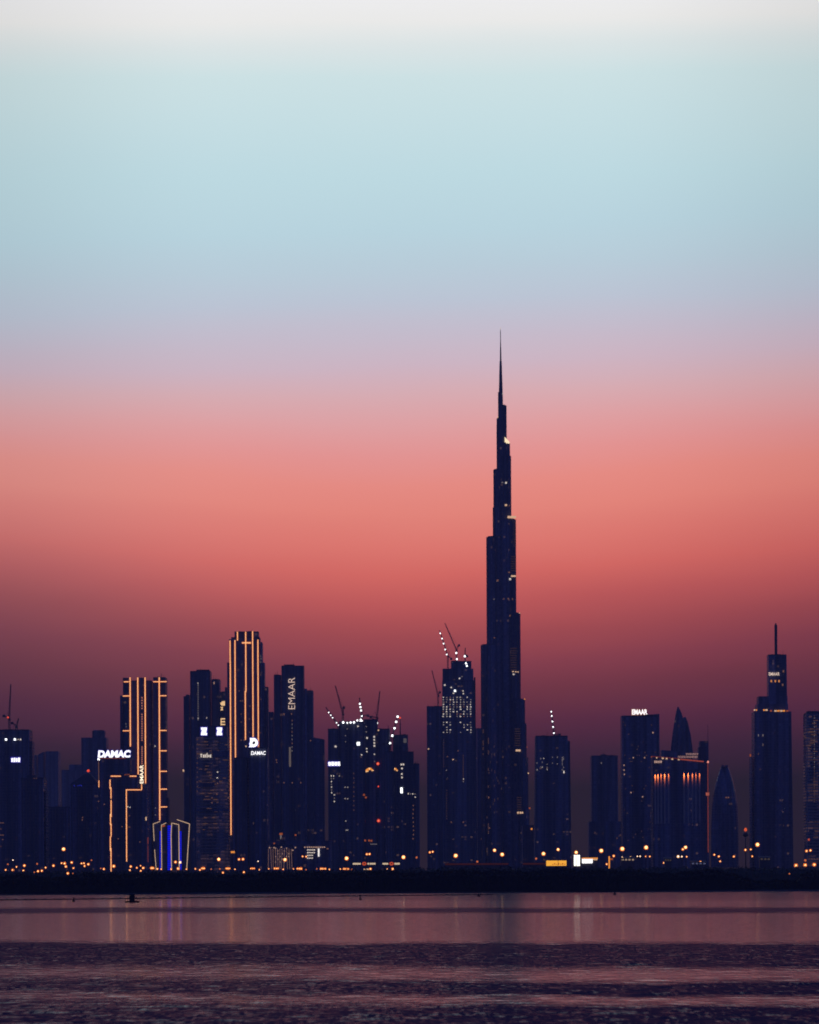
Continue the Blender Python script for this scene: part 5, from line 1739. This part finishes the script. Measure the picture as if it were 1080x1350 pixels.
# long boundary wall with a faint red light line, and low sheds
for xa, xb, y, lab, cat, mat, nm in ((587, 671, 1139, 'long low wall with a faint red light line before the needle tower', 'wall', emit('faint_red_line', (1, .18, .16), .03), 'boundary_wall'),
                                     (690, 720, 1138.6, 'short low wall with a faint red light line left of the yellow billboard', 'wall', emit('faint_red_line', (1, .18, .16), .03), 'boundary_wall'),
                                     (820, 838, 1133.4, 'low shed with a dim pale row of lights before the rooftop letter tower', 'shed', emit('dim_shed_light', (1, .7, .5), .3), 'shed'),
                                     (913, 933, 1138.4, 'low shed with a bluish pale lit front before the hotel', 'shed', emit('bluish_shed_light', (.3, .32, .6), .22), 'shed'),
                                     (878, 887, 1134, 'low grey shed with faint light before the left half of the hotel', 'shed', emit('faint_shed_light', (.8, .6, .5), .06), 'shed'),
                                     (1004, 1018, 1132.6, 'low grey shed with faint light at the foot of the masted tower', 'shed', emit('faint_shed_light', (.8, .6, .5), .06), 'shed')):
    D_ = 2980
    X0, Z0 = at_px((xa + xb) / 2, y, D_)
    r = empty(nm, (X0, D_ + 12, 1.5), lab, cat)
    w, h = (xb - xa) * D_ / F / 2, Z0 - 1.5
    if nm == 'shed':
        m = MB().box(-w, w, 0, 9, 0, h + 1)
        m.prism([(-w - .4, -.5), (w + .4, -.5), (w + .4, 9.5), (-w - .4, 9.5)], h + 1.002, [h + 1.2, h + 1.2, h + 2.4, h + 2.4])
        m.build('wall', CONC, r)
        n = max(3, int(w / 1.2))
        for i in range(n):
            x = -w + 2 * w * (i + .5) / n
            MB().box(x - w / n * .6, x + w / n * .6, -.3, -.05, h - .6, h + .6).build('window', mat, r)
    else:
        MB().box(-w, w, 0, .6, 0, h + .8).build('wall', CONC, r)
        MB().box(-w, w, -.3, -.05, h - .7, h + .5).build('light_line', mat, r)

# ------------------------------------------------------------------ on the water
r = empty('floating_boom', (0, 0, 0), 'thin dark floating boom lying across the calm far water', 'boom')
m = MB()
pa, pb = (-250.0, 905.0), (34.0, 1660.0)
n = 120
prev = None
for i in range(n + 1):
    t_ = i / n
    x = pa[0] + (pb[0] - pa[0]) * t_ + 1.2 * math.sin(t_ * 14) + .5 * math.sin(t_ * 51)
    y = pa[1] + (pb[1] - pa[1]) * t_ + 5 * math.sin(t_ * 9)
    if prev:
        m.bar((prev[0], prev[1], 0.1), (x, y, 0.1), 0.24 + 0.05 * math.sin(i * 2.3), n=8)
    m.lathe((x, y, -0.1), [(0.2, 0), (0.38, .2), (0.38, .45), (0.2, .6)], 8)
    prev = (x, y)
m.build('float_line', solid('black_rubber_float', (0.02, 0.02, 0.022), 0.8, 0, .3, 1), r)
DARK = solid('weathered_dark_timber', (0.03, 0.028, 0.026), 0.85, 0, .4, 2)


def on_water(x, y):
    dx, du = unroll(x, y)
    D_ = CAM_H * F / -du
    return dx * D_ / F, D_


X0, Y0 = on_water(174.3, 1190)
k = Y0 / F
r = empty('pontoon', (X0, Y0, 0), 'dark pontoon with a tall narrow cabin moored at the floating boom', 'pontoon')
MB().box(-9 * k, 9 * k, -1.2, 1.6, -.25, .38).build('deck', DARK, r)
cb = MB().box(-3.2 * k, 3.2 * k, -.7, .8, .382, 10.5 * k).build('cabin', DARK, r)
MB().prism([(-3.6 * k, -.8), (3.6 * k, -.8), (3.6 * k, .9), (-3.6 * k, .9)], 10.5 * k + .002, 11.3 * k, top=[(-2 * k, -.3), (2 * k, -.3), (2 * k, .4), (-2 * k, .4)]).build('roof', DARK, cb)
m = MB()
for sx_ in (-8, -5.4, 5.4, 8):
    m.bar((sx_ * k, -1.0, .38), (sx_ * k, -1.0, 1.2), .04)
m.build('rail_posts', DARK, r)
for x, y, h, lab in ((97, 1189, 6.0, 'cone shaped dark buoy on the boom left of the pontoon'), (475.4, 1186.4, 7.0, 'slim dark buoy standing on the water before the construction cluster'), (631.4, 1182.2, 4.5, 'tiny dark buoy near the far end of the boom'), (810.5, 1180, 4, 'tiny dark buoy close to the shore under the rooftop letter tower')):
    X0, Y0 = on_water(x, y)
    k = Y0 / F
    r = empty('buoy', (X0, Y0, 0), lab, 'buoy', 'buoys on the bay')
    MB().lathe((0, 0, -.2), [(.7 * k, 0), (2.0 * k, .15), (2.0 * k, 1.6 * k + .2), (.8 * k, 2.4 * k + .2)], 12).build('float', DARK, r)
    MB().lathe((0, 0, 2.4 * k), [(.8 * k, 0), (.55 * k, h * .6 * k), (.1 * k, (h - 2.2) * k)], 10).build('topmark', DARK, r)

# ------------------------------------------------------------------ haze
m = bpy.data.materials.new('haze')
m.use_nodes = True
t = NT(m.node_tree)
pv = t.n('ShaderNodeVolumePrincipled')
pv.inputs['Color'].default_value = (0.74, 0.80, 1.0, 1)
pv.inputs['Density'].default_value = 3.9e-5
pv.inputs['Anisotropy'].default_value = 0.0
o = t.n('ShaderNodeOutputMaterial')
t.l(pv.outputs[0], o.inputs['Volume'])
hz = MB().box(-4400, 4400, -200, 9600, -2.3, 905).build('haze', m)
tag(hz, 'thin dusk haze that pales the far towers', 'haze', kind='stuff')
